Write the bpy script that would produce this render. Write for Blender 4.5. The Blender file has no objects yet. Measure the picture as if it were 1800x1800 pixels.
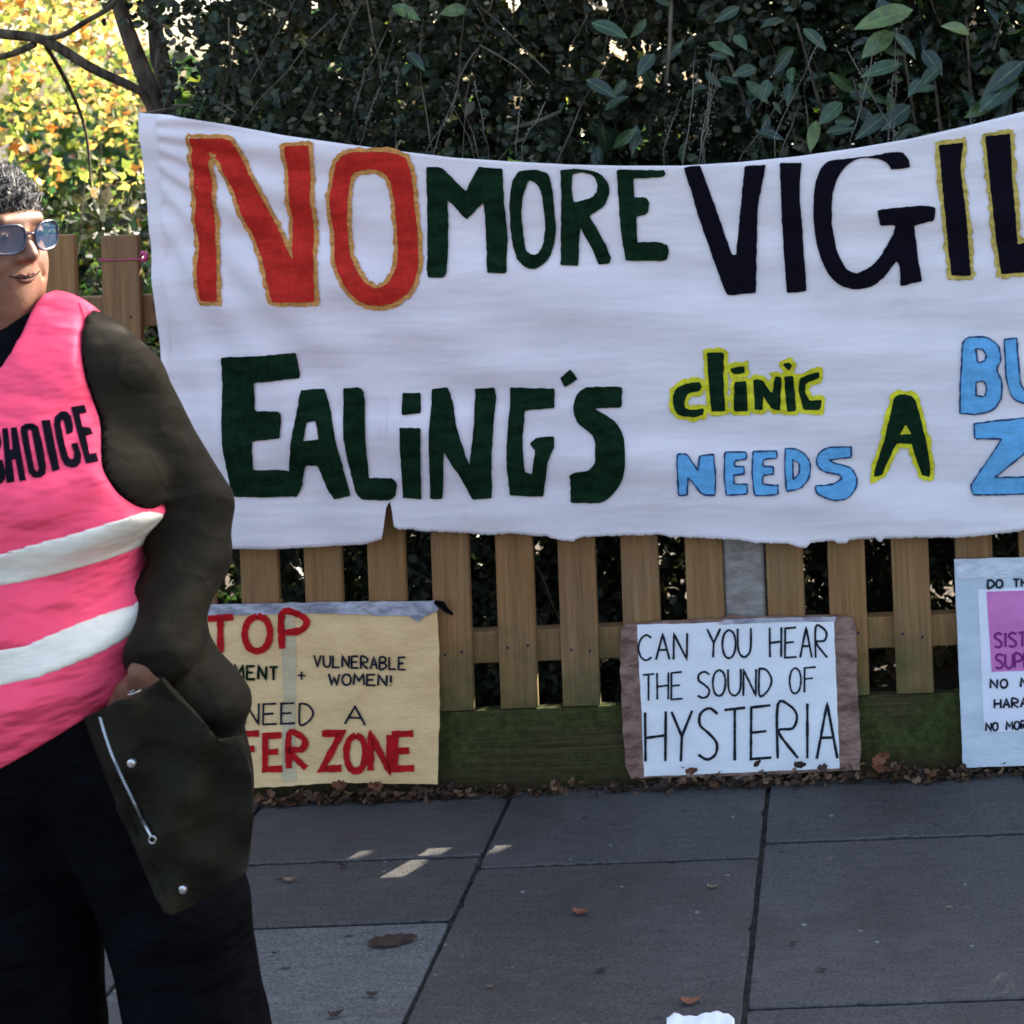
import bpy, bmesh, math, random
import numpy as np
from mathutils import Vector, Matrix
from mathutils.geometry import tessellate_polygon
from mathutils.bvhtree import BVHTree
random.seed(7); rng = np.random.default_rng(7)
S = bpy.context.scene
COL = S.collection
# ------------------------------------------------------------------ camera
FOC, U0, V0, TH, HC = 2700.0, 1480.0, 166.0, 0.038, 1.63
cT, sT = math.cos(TH), math.sin(TH)
cam = bpy.data.cameras.new('camera'); co = bpy.data.objects.new('camera', cam); COL.objects.link(co)
cam.sensor_width = 36; cam.lens = 36*FOC/1800
cam.shift_x = -(U0-900)/1800; cam.shift_y = -(900-V0)/1800
cam.clip_start = .05; cam.clip_end = 500
co.matrix_world = Matrix(((cT, sT, 0, 0), (0, 0, -1, 0), (-sT, cT, 0, HC), (0, 0, 0, 1)))
S.camera = co
cam.dof.use_dof = True; cam.dof.focus_distance = 3.0; cam.dof.aperture_fstop = 6.3
# ------------------------------------------------------------------ light
SUN_AZ, SUN_EL = math.radians(33), math.radians(28)
w = bpy.data.worlds.new('World'); S.world = w; w.use_nodes = True
nt = w.node_tree; bgn = nt.nodes['Background']
sky = nt.nodes.new('ShaderNodeTexSky'); sky.sky_type = 'NISHITA'; sky.sun_disc = False
sky.sun_elevation = SUN_EL; sky.sun_rotation = SUN_AZ; sky.air_density = 1.0; sky.dust_density = 5.0; sky.ozone_density = 1.0
nt.links.new(sky.outputs[0], bgn.inputs[0]); bgn.inputs[1].default_value = .15
sl = bpy.data.lights.new('sun', 'SUN'); sl.energy = 5.0; sl.angle = math.radians(.5); sl.color = (1, .93, .8)
so = bpy.data.objects.new('sun', sl); COL.objects.link(so)
SD = Vector((math.sin(SUN_AZ)*math.cos(SUN_EL), math.cos(SUN_AZ)*math.cos(SUN_EL), math.sin(SUN_EL)))
so.rotation_euler = SD.to_track_quat('Z', 'Y').to_euler(); so.location = (3, 6, 6)
S.view_settings.view_transform = 'Standard'; S.view_settings.look = 'None'
S.view_settings.gamma = 1; S.view_settings.use_curve_mapping = False
S.view_settings.exposure = 2.2
# ------------------------------------------------------------------ helpers
YF = 3.68            # front face of the fence
def W(u, v, Y):
    du, dv = u-U0, v-V0
    return Vector(((du*cT-dv*sT)*Y/FOC, Y, HC-(du*sT+dv*cT)*Y/FOC))
def WP(u, v, a, b):  # on the plane Y = a + b*z
    du, dv = u-U0, v-V0
    D = (du*sT+dv*cT)/FOC
    return W(u, v, (a+b*HC)/(1+b*D))
def G(u, v):         # on the ground
    du, dv = u-U0, v-V0
    return W(u, v, HC*FOC/(du*sT+dv*cT))
def tag(o, label=None, cat=None, group=None, kind=None):
    if label: o['label'] = label
    if cat: o['category'] = cat
    if group: o['group'] = group
    if kind: o['kind'] = kind
    return o
def empty(name, loc=(0, 0, 0)):
    o = bpy.data.objects.new(name, None); COL.objects.link(o); o.location = loc; return o
def link(name, me, m=None, parent=None):
    o = bpy.data.objects.new(name, me); COL.objects.link(o)
    if m is not None and not me.materials: me.materials.append(m)
    if parent is not None:
        o.parent = parent; o.matrix_parent_inverse = Matrix.Translation(-parent.location)
    return o
def mesh(name, V, F, smooth=False):
    me = bpy.data.meshes.new(name); me.from_pydata([tuple(v) for v in V], [], [tuple(f) for f in F]); me.update()
    if smooth: me.polygons.foreach_set('use_smooth', [True]*len(me.polygons))
    return me
def npmesh(name, V, F, smooth=False):
    V = np.asarray(V, np.float32); F = np.asarray(F, np.int32); me = bpy.data.meshes.new(name)
    n, k = F.shape
    me.vertices.add(len(V)); me.vertices.foreach_set('co', V.ravel())
    me.loops.add(n*k); me.loops.foreach_set('vertex_index', F.ravel())
    me.polygons.add(n); me.polygons.foreach_set('loop_start', np.arange(0, n*k, k, dtype=np.int32))
    me.polygons.foreach_set('loop_total', np.full(n, k, np.int32))
    me.polygons.foreach_set('use_smooth', np.full(n, smooth))
    me.update(); me.validate(); return me
def bm_mesh(name, bm, smooth=False):
    me = bpy.data.meshes.new(name); bm.to_mesh(me); bm.free()
    if smooth: me.polygons.foreach_set('use_smooth', [True]*len(me.polygons))
    return me
def box_bm(x0, x1, y0, y1, z0, z1, bev=.002):
    bm = bmesh.new(); r = bmesh.ops.create_cube(bm, size=1)
    for v in r['verts']: v.co = Vector(((x0+x1)/2+v.co.x*(x1-x0), (y0+y1)/2+v.co.y*(y1-y0), (z0+z1)/2+v.co.z*(z1-z0)))
    if bev: bmesh.ops.bevel(bm, geom=bm.edges[:], offset=bev, segments=1, affect='EDGES', profile=.5)
    return bm
def tube(V, F, pts, rad, n=8, caps=True):
    pts = [Vector(p) for p in pts]; base = len(V)
    if not hasattr(rad, '__len__'): rad = [rad]*len(pts)
    ref = Vector((.3, .9, .2))
    for i, p in enumerate(pts):
        t = (pts[min(i+1, len(pts)-1)]-pts[max(i-1, 0)]).normalized()
        a = t.cross(ref); a = a.normalized() if a.length > 1e-5 else Vector((1, 0, 0)); b = t.cross(a)
        for k in range(n):
            an = 2*math.pi*k/n; V.append(p+(a*math.cos(an)+b*math.sin(an))*rad[i])
    for i in range(len(pts)-1):
        for k in range(n):
            k2 = (k+1) % n; F.append((base+i*n+k, base+i*n+k2, base+(i+1)*n+k2, base+(i+1)*n+k))
    if caps:
        F.append(tuple(base+k for k in range(n))[::-1]); F.append(tuple(base+(len(pts)-1)*n+k for k in range(n)))
# ------------------------------------------------------------------ materials
def mat(name, col=(.5, .5, .5), rough=.6, spec=.4, metal=0):
    m = bpy.data.materials.new(name); m.use_nodes = True; p = m.node_tree.nodes['Principled BSDF']
    p.inputs['Base Color'].default_value = (*col, 1); p.inputs['Roughness'].default_value = rough
    p.inputs['Specular IOR Level'].default_value = spec; p.inputs['Metallic'].default_value = metal
    return m, m.node_tree, p
def N(t, k, **kw):
    n = t.nodes.new('ShaderNode'+k)
    for a, b in kw.items():
        if a in n.inputs.keys() if isinstance(a, str) else False: n.inputs[a].default_value = b
        else: setattr(n, a, b)
    return n
def coords(t, scale=(1, 1, 1), kind='Object', rot=(0, 0, 0)):
    tc = t.nodes.new('ShaderNodeTexCoord'); mp = t.nodes.new('ShaderNodeMapping')
    mp.inputs['Scale'].default_value = scale; mp.inputs['Rotation'].default_value = rot
    t.links.new(tc.outputs[kind], mp.inputs[0]); return mp.outputs[0]
def world_coords(t, scale=(1, 1, 1), rot=(0, 0, 0)):
    g = t.nodes.new('ShaderNodeNewGeometry'); mp = t.nodes.new('ShaderNodeMapping')
    mp.inputs['Scale'].default_value = scale; mp.inputs['Rotation'].default_value = rot
    t.links.new(g.outputs['Position'], mp.inputs[0]); return mp.outputs[0]
def noise(t, vec, scale, detail=4, rough=.6, out=0):
    n = t.nodes.new('ShaderNodeTexNoise'); n.inputs['Scale'].default_value = scale
    n.inputs['Detail'].default_value = detail; n.inputs['Roughness'].default_value = rough
    t.links.new(vec, n.inputs['Vector']); return n.outputs[out]
def ramp(t, fac, stops):
    r = t.nodes.new('ShaderNodeValToRGB'); e = r.color_ramp.elements
    while len(e) < len(stops): e.new(.5)
    for i, (p, c) in enumerate(stops):
        e[i].position = p; e[i].color = (*c, 1) if len(c) == 3 else c
    t.links.new(fac, r.inputs[0]); return r.outputs[0]
def mix(t, fac, a, b, mode='MIX'):
    m = t.nodes.new('ShaderNodeMix'); m.data_type = 'RGBA'; m.blend_type = mode
    for s, i in ((fac, 0), (a, 6), (b, 7)):
        if isinstance(s, (int, float)): m.inputs[i].default_value = s
        elif isinstance(s, tuple): m.inputs[i].default_value = (*s, 1)
        else: t.links.new(s, m.inputs[i])
    return m.outputs[2]
def bump(t, p, h, strength=.3, dist=.01, prev=None):
    b = t.nodes.new('ShaderNodeBump'); b.inputs['Strength'].default_value = strength; b.inputs['Distance'].default_value = dist
    t.links.new(h, b.inputs['Height'])
    if prev: t.links.new(prev, b.inputs['Normal'])
    t.links.new(b.outputs[0], p.inputs['Normal']); return b.outputs[0]
def mapr(t, v, a, b, c=0, d=1):
    n = t.nodes.new('ShaderNodeMapRange'); n.inputs[1].default_value = a; n.inputs[2].default_value = b
    n.inputs[3].default_value = c; n.inputs[4].default_value = d; t.links.new(v, n.inputs[0]); return n.outputs[0]
def sepz(t, v, k=2):
    s = t.nodes.new('ShaderNodeSeparateXYZ'); t.links.new(v, s.inputs[0]); return s.outputs[k]

def paint(name, col, rough=.75, var=.25, scale=14):
    m, t, p = mat(name, col, .95, .04)
    c = noise(t, world_coords(t, (1, 1, 3)), scale, 6, .75)
    f = noise(t, world_coords(t, (120, 120, 25)), 1.0, 3)
    d = tuple(x*(1-var) for x in col); l = tuple(min(1, x*(1+var)) for x in col)
    o = ramp(t, c, [(.39, d), (.61, l)]); o = mix(t, .25, o, ramp(t, f, [(.39, d), (.61, l)]))
    t.links.new(o, p.inputs['Base Color']); return m

def wood_mat():
    m, t, p = mat('fence wood', rough=.72, spec=.25)
    oi = t.nodes.new('ShaderNodeObjectInfo')
    vec = world_coords(t)
    ad = t.nodes.new('ShaderNodeVectorMath'); ad.operation = 'ADD'; t.links.new(vec, ad.inputs[0])
    sc = t.nodes.new('ShaderNodeVectorMath'); sc.operation = 'SCALE'; sc.inputs[0].default_value = (7, 3, 9); t.links.new(oi.outputs['Random'], sc.inputs[3])
    t.links.new(sc.outputs[0], ad.inputs[1])
    def mp(s):
        q = t.nodes.new('ShaderNodeMapping'); q.inputs['Scale'].default_value = s; t.links.new(ad.outputs[0], q.inputs[0]); return q.outputs[0]
    grain = noise(t, mp((75, 75, 2.2)), 1, 6, .65)
    fine = noise(t, mp((260, 260, 9)), 1, 3, .7)
    blot = noise(t, mp((5, 5, 2.5)), 1, 4)
    c = ramp(t, grain, [(.34, (.10, .036, .010)), (.45, (.23, .092, .028)), (.55, (.32, .14, .048)), (.66, (.48, .24, .092))])
    c = mix(t, .4, c, ramp(t, blot, [(.39, (.27, .12, .035)), (.5, (.24, .14, .055)), (.61, (.22, .165, .10))]))
    c = mix(t, .3, c, ramp(t, fine, [(.36, (.07, .035, .012)), (.64, (.36, .22, .10))]))
    # knots
    vo = t.nodes.new('ShaderNodeTexVoronoi'); vo.inputs['Scale'].default_value = 1; t.links.new(mp((9, 9, 4.6)), vo.inputs['Vector'])
    c = mix(t, mapr(t, vo.outputs[0], .05, .11, .85, 0), c, (.035, .016, .008))
    # tone per board
    c = mix(t, .3, c, ramp(t, oi.outputs['Random'], [(0, (.30, .15, .045)), (.5, (.26, .16, .07)), (1, (.16, .09, .045))]))
    # moss and damp low down
    z = sepz(t, world_coords(t)); nz = noise(t, world_coords(t), 9, 5)
    add = t.nodes.new('ShaderNodeMath'); add.operation = 'MULTIPLY_ADD'; add.inputs[1].default_value = .38; t.links.new(nz, add.inputs[0]); t.links.new(z, add.inputs[2])
    moss = ramp(t, noise(t, world_coords(t), 24, 4), [(.39, (.035, .05, .012)), (.61, (.075, .085, .025))])
    c = mix(t, mapr(t, add.outputs[0], .34, .56, .85, 0), c, moss)
    t.links.new(c, p.inputs['Base Color'])
    bump(t, p, grain, .35, .004)
    return m
def moss_mat():
    m, t, p = mat('mossy board', rough=.9, spec=.1)
    g = noise(t, world_coords(t, (1, 1, 2.2)), 4.5, 7, .62); gr = noise(t, world_coords(t, (3, 3, 110)), 1, 4, .6)
    wd_ = ramp(t, gr, [(.38, (.03, .018, .008)), (.62, (.085, .06, .032))]); ms = ramp(t, noise(t, world_coords(t), 55, 4, .7), [(.36, (.024, .030, .008)), (.64, (.062, .072, .020))])
    c = mix(t, mapr(t, g, .34, .60, .25, .95), wd_, ms)
    z = sepz(t, world_coords(t)); nz = noise(t, world_coords(t), 6, 4)
    add = t.nodes.new('ShaderNodeMath'); add.operation = 'MULTIPLY_ADD'; add.inputs[1].default_value = .1; t.links.new(nz, add.inputs[0]); t.links.new(z, add.inputs[2])
    c = mix(t, mapr(t, add.outputs[0], .05, .12, .8, 0), c, (.045, .028, .014))
    t.links.new(c, p.inputs['Base Color']); bump(t, p, noise(t, world_coords(t), 60, 5), .8, .006, bump(t, p, gr, .5, .004))
    return m
def slab_mat():
    m, t, p = mat('paving stone', rough=.62, spec=.35)
    oi = t.nodes.new('ShaderNodeObjectInfo'); vec = world_coords(t)
    n1 = noise(t, vec, 2.3, 6, .65); n2 = noise(t, vec, 150, 3, .75); n3 = noise(t, world_coords(t, (3, 14, 1), (0, 0, .2)), 4, 5, .7)
    c = ramp(t, oi.outputs['Random'], [(0, (.050, .047, .046)), (.35, (.060, .053, .050)), (.61, (.052, .050, .050)), (1, (.063, .057, .053))])
    oc = t.nodes.new('ShaderNodeAttribute'); oc.attribute_type = 'OBJECT'; oc.attribute_name = 'tone'
    c = mix(t, oc.outputs['Fac'], c, (.115, .118, .118))
    c = mix(t, .5, c, ramp(t, n1, [(.36, (.40, .39, .385)), (.64, (.63, .62, .61))]), 'OVERLAY')
    c = mix(t, .8, c, ramp(t, n2, [(.34, (.22, .22, .22)), (.5, (.5, .5, .5)), (.66, (.78, .77, .76))]), 'OVERLAY')
    c = mix(t, .45, c, ramp(t, n3, [(.39, (.36, .36, .36)), (.61, (.64, .63, .61))]), 'OVERLAY')
    # brown stains, pale specks, dark chips
    st = noise(t, vec, 3.1, 5, .6); c = mix(t, mapr(t, st, .52, .66, 0, .4), c, (.038, .028, .022)); st2 = noise(t, vec, 5.3, 6, .7); c = mix(t, mapr(t, st2, .54, .68, 0, .35), c, (.10, .095, .088))
    vo = t.nodes.new('ShaderNodeTexVoronoi'); vo.inputs['Scale'].default_value = 24; t.links.new(vec, vo.inputs['Vector'])
    big = noise(t, vec, 9, 2)
    k = t.nodes.new('ShaderNodeMath'); k.operation = 'MULTIPLY'; t.links.new(mapr(t, vo.outputs[0], .10, .15, 1, 0), k.inputs[0]); t.links.new(mapr(t, big, .6, .63), k.inputs[1])
    c = mix(t, k.outputs[0], c, (.20, .20, .20))
    vd = t.nodes.new('ShaderNodeTexVoronoi'); vd.inputs['Scale'].default_value = 1; t.links.new(world_coords(t, (13, 22, 1), (0, 0, .5)), vd.inputs['Vector'])
    k2 = t.nodes.new('ShaderNodeMath'); k2.operation = 'MULTIPLY'; t.links.new(mapr(t, vd.outputs[0], .10, .16, 1, 0), k2.inputs[0]); t.links.new(mapr(t, big, .42, .39), k2.inputs[1])
    c = mix(t, k2.outputs[0], c, (.03, .03, .032))
    t.links.new(c, p.inputs['Base Color'])
    ns = bump(t, p, n2, .35, .003); bump(t, p, noise(t, vec, 12, 6), .35, .008, ns)
    return m
def cloth_mat():
    m, t, p = mat('banner cloth', rough=.9, spec=.1)
    g = noise(t, world_coords(t, (1.2, 1, 4)), 3, 5); f = noise(t, world_coords(t), 420, 2)
    c = ramp(t, g, [(.39, (.80, .72, .72)), (.61, (.88, .80, .80))])
    st = noise(t, world_coords(t), 6.5, 6, .7); c = mix(t, mapr(t, st, .62, .8, 0, .5), c, (.60, .54, .48))
    t.links.new(c, p.inputs['Base Color'])
    cr = noise(t, world_coords(t, (2.2, 2, 13), (0, .10, 0)), 1.7, 2, .5); n1 = bump(t, p, cr, .20, .03)
    cr2 = noise(t, world_coords(t, (10, 2, 30), (0, -.15, 0)), 1.1, 2, .5); n2 = bump(t, p, cr2, .10, .008, n1); bump(t, p, f, .08, .001, n2)
    tr = t.nodes.new('ShaderNodeBsdfTranslucent'); tr.inputs[0].default_value = (.8, .78, .78, 1)
    mx = t.nodes.new('ShaderNodeMixShader'); mx.inputs[0].default_value = .12
    out = t.nodes['Material Output']; t.links.new(p.outputs[0], mx.inputs[1]); t.links.new(tr.outputs[0], mx.inputs[2]); t.links.new(mx.outputs[0], out.inputs[0])
    return m
def leaf_mat(name, stops, rough=.38, spec=.5, trans=.25, tcol=None):
    m, t, p = mat(name, rough=rough, spec=spec)
    g = t.nodes.new('ShaderNodeNewGeometry')
    c = ramp(t, g.outputs['Random Per Island'], stops)
    c = mix(t, .35, c, ramp(t, noise(t, world_coords(t), 40, 3), [(.39, (.3, .3, .3)), (.61, (.7, .7, .7))]), 'OVERLAY')
    t.links.new(c, p.inputs['Base Color'])
    tr = t.nodes.new('ShaderNodeBsdfTranslucent')
    hs = t.nodes.new('ShaderNodeHueSaturation'); hs.inputs['Value'].default_value = 1.7; hs.inputs['Saturation'].default_value = 1.1
    t.links.new(c, hs.inputs['Color']); t.links.new(hs.outputs[0], tr.inputs[0])
    mx = t.nodes.new('ShaderNodeMixShader'); mx.inputs[0].default_value = trans
    out = t.nodes['Material Output']; t.links.new(p.outputs[0], mx.inputs[1]); t.links.new(tr.outputs[0], mx.inputs[2]); t.links.new(mx.outputs[0], out.inputs[0])
    return m
def bark_mat(name, a, b):
    m, t, p = mat(name, rough=.85, spec=.15)
    n = noise(t, world_coords(t, (30, 30, 8)), 1, 6, .65); t.links.new(ramp(t, n, [(.39, a), (.61, b)]), p.inputs['Base Color']); bump(t, p, n, .6, .01); return m
def fabric(name, col, rough=.8, fold=.3, weave=600, foldscale=7, spec=.25, var=.12, ridge=False):
    m, t, p = mat(name, col, rough, spec)
    n = noise(t, world_coords(t), 9, 4); d = tuple(x*(1-var) for x in col); l = tuple(min(1, x*(1+var)) for x in col)
    t.links.new(ramp(t, n, [(.39, d), (.61, l)]), p.inputs['Base Color'])
    a = bump(t, p, noise(t, world_coords(t, (1.4, 1.4, 3.6), (0, .7, 0)), foldscale, 3, .5), min(1, fold*2), .05)
    if ridge:
        q = noise(t, world_coords(t, (1.2, 1.2, 2.4), (0, .8, 0)), 4.2, 2, .4); q2 = noise(t, world_coords(t, (1.5, 1.5, 1.2), (0, -.5, 0)), 7, 2, .4)
        a = bump(t, p, ramp(t, q, [(.40, (0, 0, 0)), (.49, (1, 1, 1)), (.51, (.8, .8, .8)), (.60, (0, 0, 0))]), .32, .012, a); a = bump(t, p, ramp(t, q2, [(.44, (0, 0, 0)), (.5, (1, 1, 1)), (.56, (0, 0, 0))]), .22, .006, a)
    bump(t, p, noise(t, world_coords(t), weave, 2), .2, .0008, a); return m
def skin_mat():
    m, t, p = mat('skin', (.2, .09, .05), .55, .3)
    n = noise(t, world_coords(t), 28, 5); t.links.new(ramp(t, n, [(.39, (.13, .056, .032)), (.61, (.19, .085, .05))]), p.inputs['Base Color'])
    p.inputs['Subsurface Weight'].default_value = .12; p.inputs['Subsurface Radius'].default_value = (.01, .004, .002); p.inputs['Subsurface Scale'].default_value = .6
    bump(t, p, noise(t, world_coords(t), 420, 4), .3, .0012, bump(t, p, noise(t, world_coords(t), 70, 3), .25, .003)); return m
def card_mat(name, a, b, rough=.7, crease=.2, scl=6, tape=False):
    m, t, p = mat(name, rough=rough, spec=.35)
    n = noise(t, world_coords(t, (1, 1, 2.2)), scl, 6, .65)
    t.links.new(ramp(t, n, [(.39, a), (.61, b)]), p.inputs['Base Color'])
    q = bump(t, p, noise(t, world_coords(t, (1, 1, 2), (0, .4, 0)), 14, 5, .65), crease, .012)
    bump(t, p, noise(t, world_coords(t), 90, 3), crease*.5, .002, q); return m
M = dict(
    wood=wood_mat(), moss=moss_mat(), slab=slab_mat(), cloth=cloth_mat(),
    red=paint('red paint', (.46, .026, .018)), gold=paint('gold outline paint', (.52, .24, .07), var=.4, scale=40),
    green=paint('dark green paint', (.006, .020, .009), var=.5), black=paint('black paint', (.006, .005, .009), .8, .15),
    blue=paint('blue paint', (.13, .37, .62), var=.18), yellow=paint('yellow paint', (.62, .56, .03), var=.3), yel2=paint('ochre paint', (.5, .36, .09), var=.4, scale=40),
    ink=paint('marker ink', (.018, .02, .03), .5, .2), redink=paint('red marker', (.42, .012, .015), .5, .25), navy=paint('navy outline', (.03, .06, .14), .6, .3),
    card=card_mat('cardboard', (.72, .46, .21), (.84, .57, .28), .45, .35), tape=card_mat('grey parcel tape', (.24, .23, .27), (.48, .46, .5), .35, .8, 25),
    btape=card_mat('brown parcel tape', (.13, .062, .045), (.30, .185, .14), .42, .6, 18), paper=card_mat('white paper', (.78, .78, .80), (.86, .86, .87), .7, .12),
    board=card_mat('pale painted board', (.50, .56, .62), (.62, .67, .72), .5, .25), sheet=card_mat('printed white sheet', (.76, .75, .82), (.82, .80, .88), .4, .08),
    pink=card_mat('pink print', (.58, .17, .42), (.68, .22, .50), .4, .05), purple=paint('purple lettering', (.20, .03, .17), .4, .2),
    vest=fabric('pink vest fabric', (.98, .085, .17), .7, .55, 700, 4, .15, .05), refl=fabric('reflective tape', (.74, .70, .60), .4, .07, 900, 9, .5, .05),
    coat=fabric('olive coat fabric', (.0115, .009, .0045), .8, .2, 900, 3.4, .15, .2, True), black_cloth=fabric('black cloth', (.0030, .0030, .0042), .95, .4, 500, 5, .05, .3),
    skin=skin_mat(), metal=mat('bright metal', (.6, .58, .55), .3, .5, .9)[0], concrete=card_mat('concrete', (.20, .17, .15), (.31, .275, .24), .9, .5, 30),
    soil=card_mat('damp soil', (.03, .022, .014), (.07, .05, .035), .95, .8, 20), asphalt=card_mat('asphalt', (.04, .04, .042), (.065, .065, .065), .9, .4, 60),
    joint=card_mat('joint grit', (.018, .016, .013), (.05, .045, .038), .95, .8, 60),
    lens=mat('spectacle lens', (.3, .42, .5), .05, .9)[0], frame=mat('dark spectacle frame', (.015, .02, .05), .25, .6)[0],
    ribbon=mat('pink ribbon', (.5, .05, .16), .5, .4)[0], plastic=mat('clear plastic scrap', (.55, .62, .68), .2, .6)[0],
)
M['ivy'] = leaf_mat('ivy leaf', [(0, (.010, .014, .006)), (.45, (.018, .027, .010)), (.75, (.034, .044, .018)), (.9, (.060, .064, .03)), (.97, (.10, .095, .05)), (1, (.14, .12, .08))], .5, .35, .15)
M['laurel'] = leaf_mat('laurel leaf', [(0, (.007, .018, .007)), (.55, (.014, .032, .012)), (.88, (.03, .06, .02)), (1, (.13, .20, .03))], .28, .6, .2)
M['autumn'] = leaf_mat('autumn leaf', [(0, (.05, .07, .02)), (.32, (.13, .16, .04)), (.55, (.32, .28, .08)), (.74, (.42, .32, .11)), (.84, (.34, .17, .06)), (.9, (.22, .09, .03)), (1, (.05, .035, .02))], .5, .3, .55)
M['midgreen'] = leaf_mat('bramble leaf', [(0, (.02, .05, .015)), (.6, (.04, .09, .025)), (.9, (.10, .15, .03)), (1, (.22, .22, .04))], .4, .5, .35)
M['dry'] = leaf_mat('dry leaf', [(0, (.02, .010, .006)), (.45, (.05, .024, .012)), (.8, (.11, .05, .022)), (1, (.2, .12, .06))], .6, .3, .1)
M['bark'] = bark_mat('bark', (.03, .022, .015), (.12, .09, .06)); M['twig'] = bark_mat('twig bark', (.06, .05, .035), (.16, .13, .09))
M['iris'] = mat('eye', (.5, .46, .42), .15, .6)[0]; M['pupil'] = mat('dark iris', (.02, .01, .006), .1, .6)[0]; M['lip'] = mat('lip', (.10, .036, .028), .75, .15)[0]
# ------------------------------------------------------------------ ground and pavement
g = link('ground', mesh('ground', [(-150, -150, -.06), (150, -150, -.06), (150, 150, -.06), (-150, 150, -.06)], [(0, 1, 2, 3)]), M['soil']); tag(g, kind='structure')
rd = link('road', bm_mesh('road', box_bm(-30, 30, -8, -2.0, -.055, -.045, 0)), M['asphalt']); tag(rd, kind='structure')
pav = empty('pavement'); tag(pav, kind='structure')
pb = link('joint_bed', bm_mesh('joint_bed', box_bm(-6, 5, -1.96, YF-.005, -.05, -.011, 0)), M['joint'], pav)
XC, XA, XB = -1.44, -.847, -.236
rows = {-2: [3.2, 2.6], -1: [3.035, 2.43], 0: [3.354, 3.09, 2.49], 1: [3.297, 2.69], 2: [3.36, 2.75], 3: [3.05, 2.45], 4: [3.3, 2.7]}
cols = [(-2.65, -2.045), (-2.045, XC), (XC, XA), (XA, XB), (XB, .372), (.372, .98), (.98, 1.59)]
for ci, (xa, xb) in zip(range(-2, 5), cols):
    ys = [YF-.02]+rows[ci]
    while ys[-1] > -1.4: ys.append(ys[-1]-.61)
    for j in range(len(ys)-1):
        gp = .0045; y1 = ys[j]-gp; y0 = ys[j+1]+gp
        if y1-y0 < .05: continue
        bm = bmesh.new(); ring = []
        for (px_, py_), (qx, qy) in zip(((xa+gp, y0), (xb-gp, y0), (xb-gp, y1), (xa+gp, y1)), ((xb-gp, y0), (xb-gp, y1), (xa+gp, y1), (xa+gp, y0))):
            nseg = max(2, int(math.hypot(qx-px_, qy-py_)/.018))
            for q in range(nseg):
                jt = (0 if q else .002)+abs(random.gauss(0, .0009))+(.005 if random.random() < .03 else 0); mx_, my_ = (xa+xb)/2, (y0+y1)/2
                x_, y_ = px_+(qx-px_)*q/nseg, py_+(qy-py_)*q/nseg
                if qy == py_ or q == 0: y_ += math.copysign(jt, my_-y_)
                if qx == px_ or q == 0: x_ += math.copysign(jt, mx_-x_)
                ring.append((x_, y_))
        n_ = len(ring); mx_, my_ = (xa+xb)/2, (y0+y1)/2
        lv = [[bm.verts.new((x_+math.copysign(d_, mx_-x_)*(abs(mx_-x_) > .01), y_+math.copysign(d_, my_-y_)*(abs(my_-y_) > .01), z_)) for x_, y_ in ring] for z_, d_ in ((-.045, 0), (-.003, 0), (0, .0025))]
        for q in range(n_):
            q2 = (q+1) % n_
            for l_ in (0, 1): bm.faces.new((lv[l_][q], lv[l_][q2], lv[l_+1][q2], lv[l_+1][q]))
        bm.faces.new(lv[2])
        bmesh.ops.translate(bm, verts=bm.verts, vec=(0, 0, random.uniform(-.0015, .0015)))
        o = link('paving_slab', bm_mesh('paving_slab', bm), M['slab'], pav)
        o['tone'] = .8 if (ci == 0 and j == 2) else (.35 if (ci == -1 and j == 1) else random.uniform(0, .12))
o = link('kerb', bm_mesh('kerb', box_bm(-6, 5, -2.1, -1.965, -.05, .0, .01)), M['concrete'], pav)
# ------------------------------------------------------------------ fence
fence = empty('picket_fence', W(900, 1385, YF)); tag(fence, 'orange-brown wooden picket fence with mossy gravel board and concrete post behind the banner', 'fence')
ZB, ZT = .185, 1.36
pitch_px = 112.0
def slat_x(u): return W(u, 955, YF).x
lefts = [u for u in (-700, -588, -476, -364, -252, -140, -28, 84, 196, 308, 420, 533, 645, 757, 870, 980, 1090, 1203)]
lefts += [1345, 1455, 1565, 1678, 1790, 1902, 2014, 2126, 2238, 2350, 2462, 2574]
for u in lefts:
    x = slat_x(u)+random.uniform(-.001, .001); wd = .0895
    if u == 1345: wd = .088
    bm = box_bm(x, x+wd, YF, YF+.02, ZB+.003, ZT+random.uniform(-.006, .006), .0025)
    sk = random.uniform(-.004, .004)
    for v in bm.verts: v.co.x += (v.co.z-.7)*sk
    sl_ = link('slat', bm_mesh('slat', bm), M['wood'], fence)
    for zz in (.33, 1.17):
        for xo in (.022, .066):
            nb = bmesh.new(); bmesh.ops.create_cone(nb, cap_ends=True, segments=8, radius1=.0032, radius2=.0032, depth=.003, matrix=Matrix.Translation((x+xo+random.uniform(-.004, .004), YF-.0005, zz+random.uniform(-.012, .012)))@Matrix.Rotation(math.pi/2, 4, 'X'))
            link('nail', bm_mesh('nail', nb), M['frame'], sl_)
xp0, xp1 = slat_x(1270), slat_x(1343)
XL, XR = slat_x(-760), slat_x(2700)
for x0, x1 in ((XL, xp0-.01), (xp1+.01, XR)):
    link('rail', bm_mesh('rail', box_bm(x0, x1, YF+.0215, YF+.06, .292, .368, .003)), M['wood'], fence)
    link('rail', bm_mesh('rail', box_bm(x0, x1, YF+.0215, YF+.06, 1.135, 1.21, .003)), M['wood'], fence)
    link('gravel_board', bm_mesh('gravel_board', box_bm(x0, x1, YF+.002, YF+.035, -.05, ZB, .004)), M['moss'], fence)
link('post', bm_mesh('post', box_bm(xp0, xp1-.003, YF+.004, YF+.11, -.05, 1.42, .006)), M['concrete'], fence)
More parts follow.
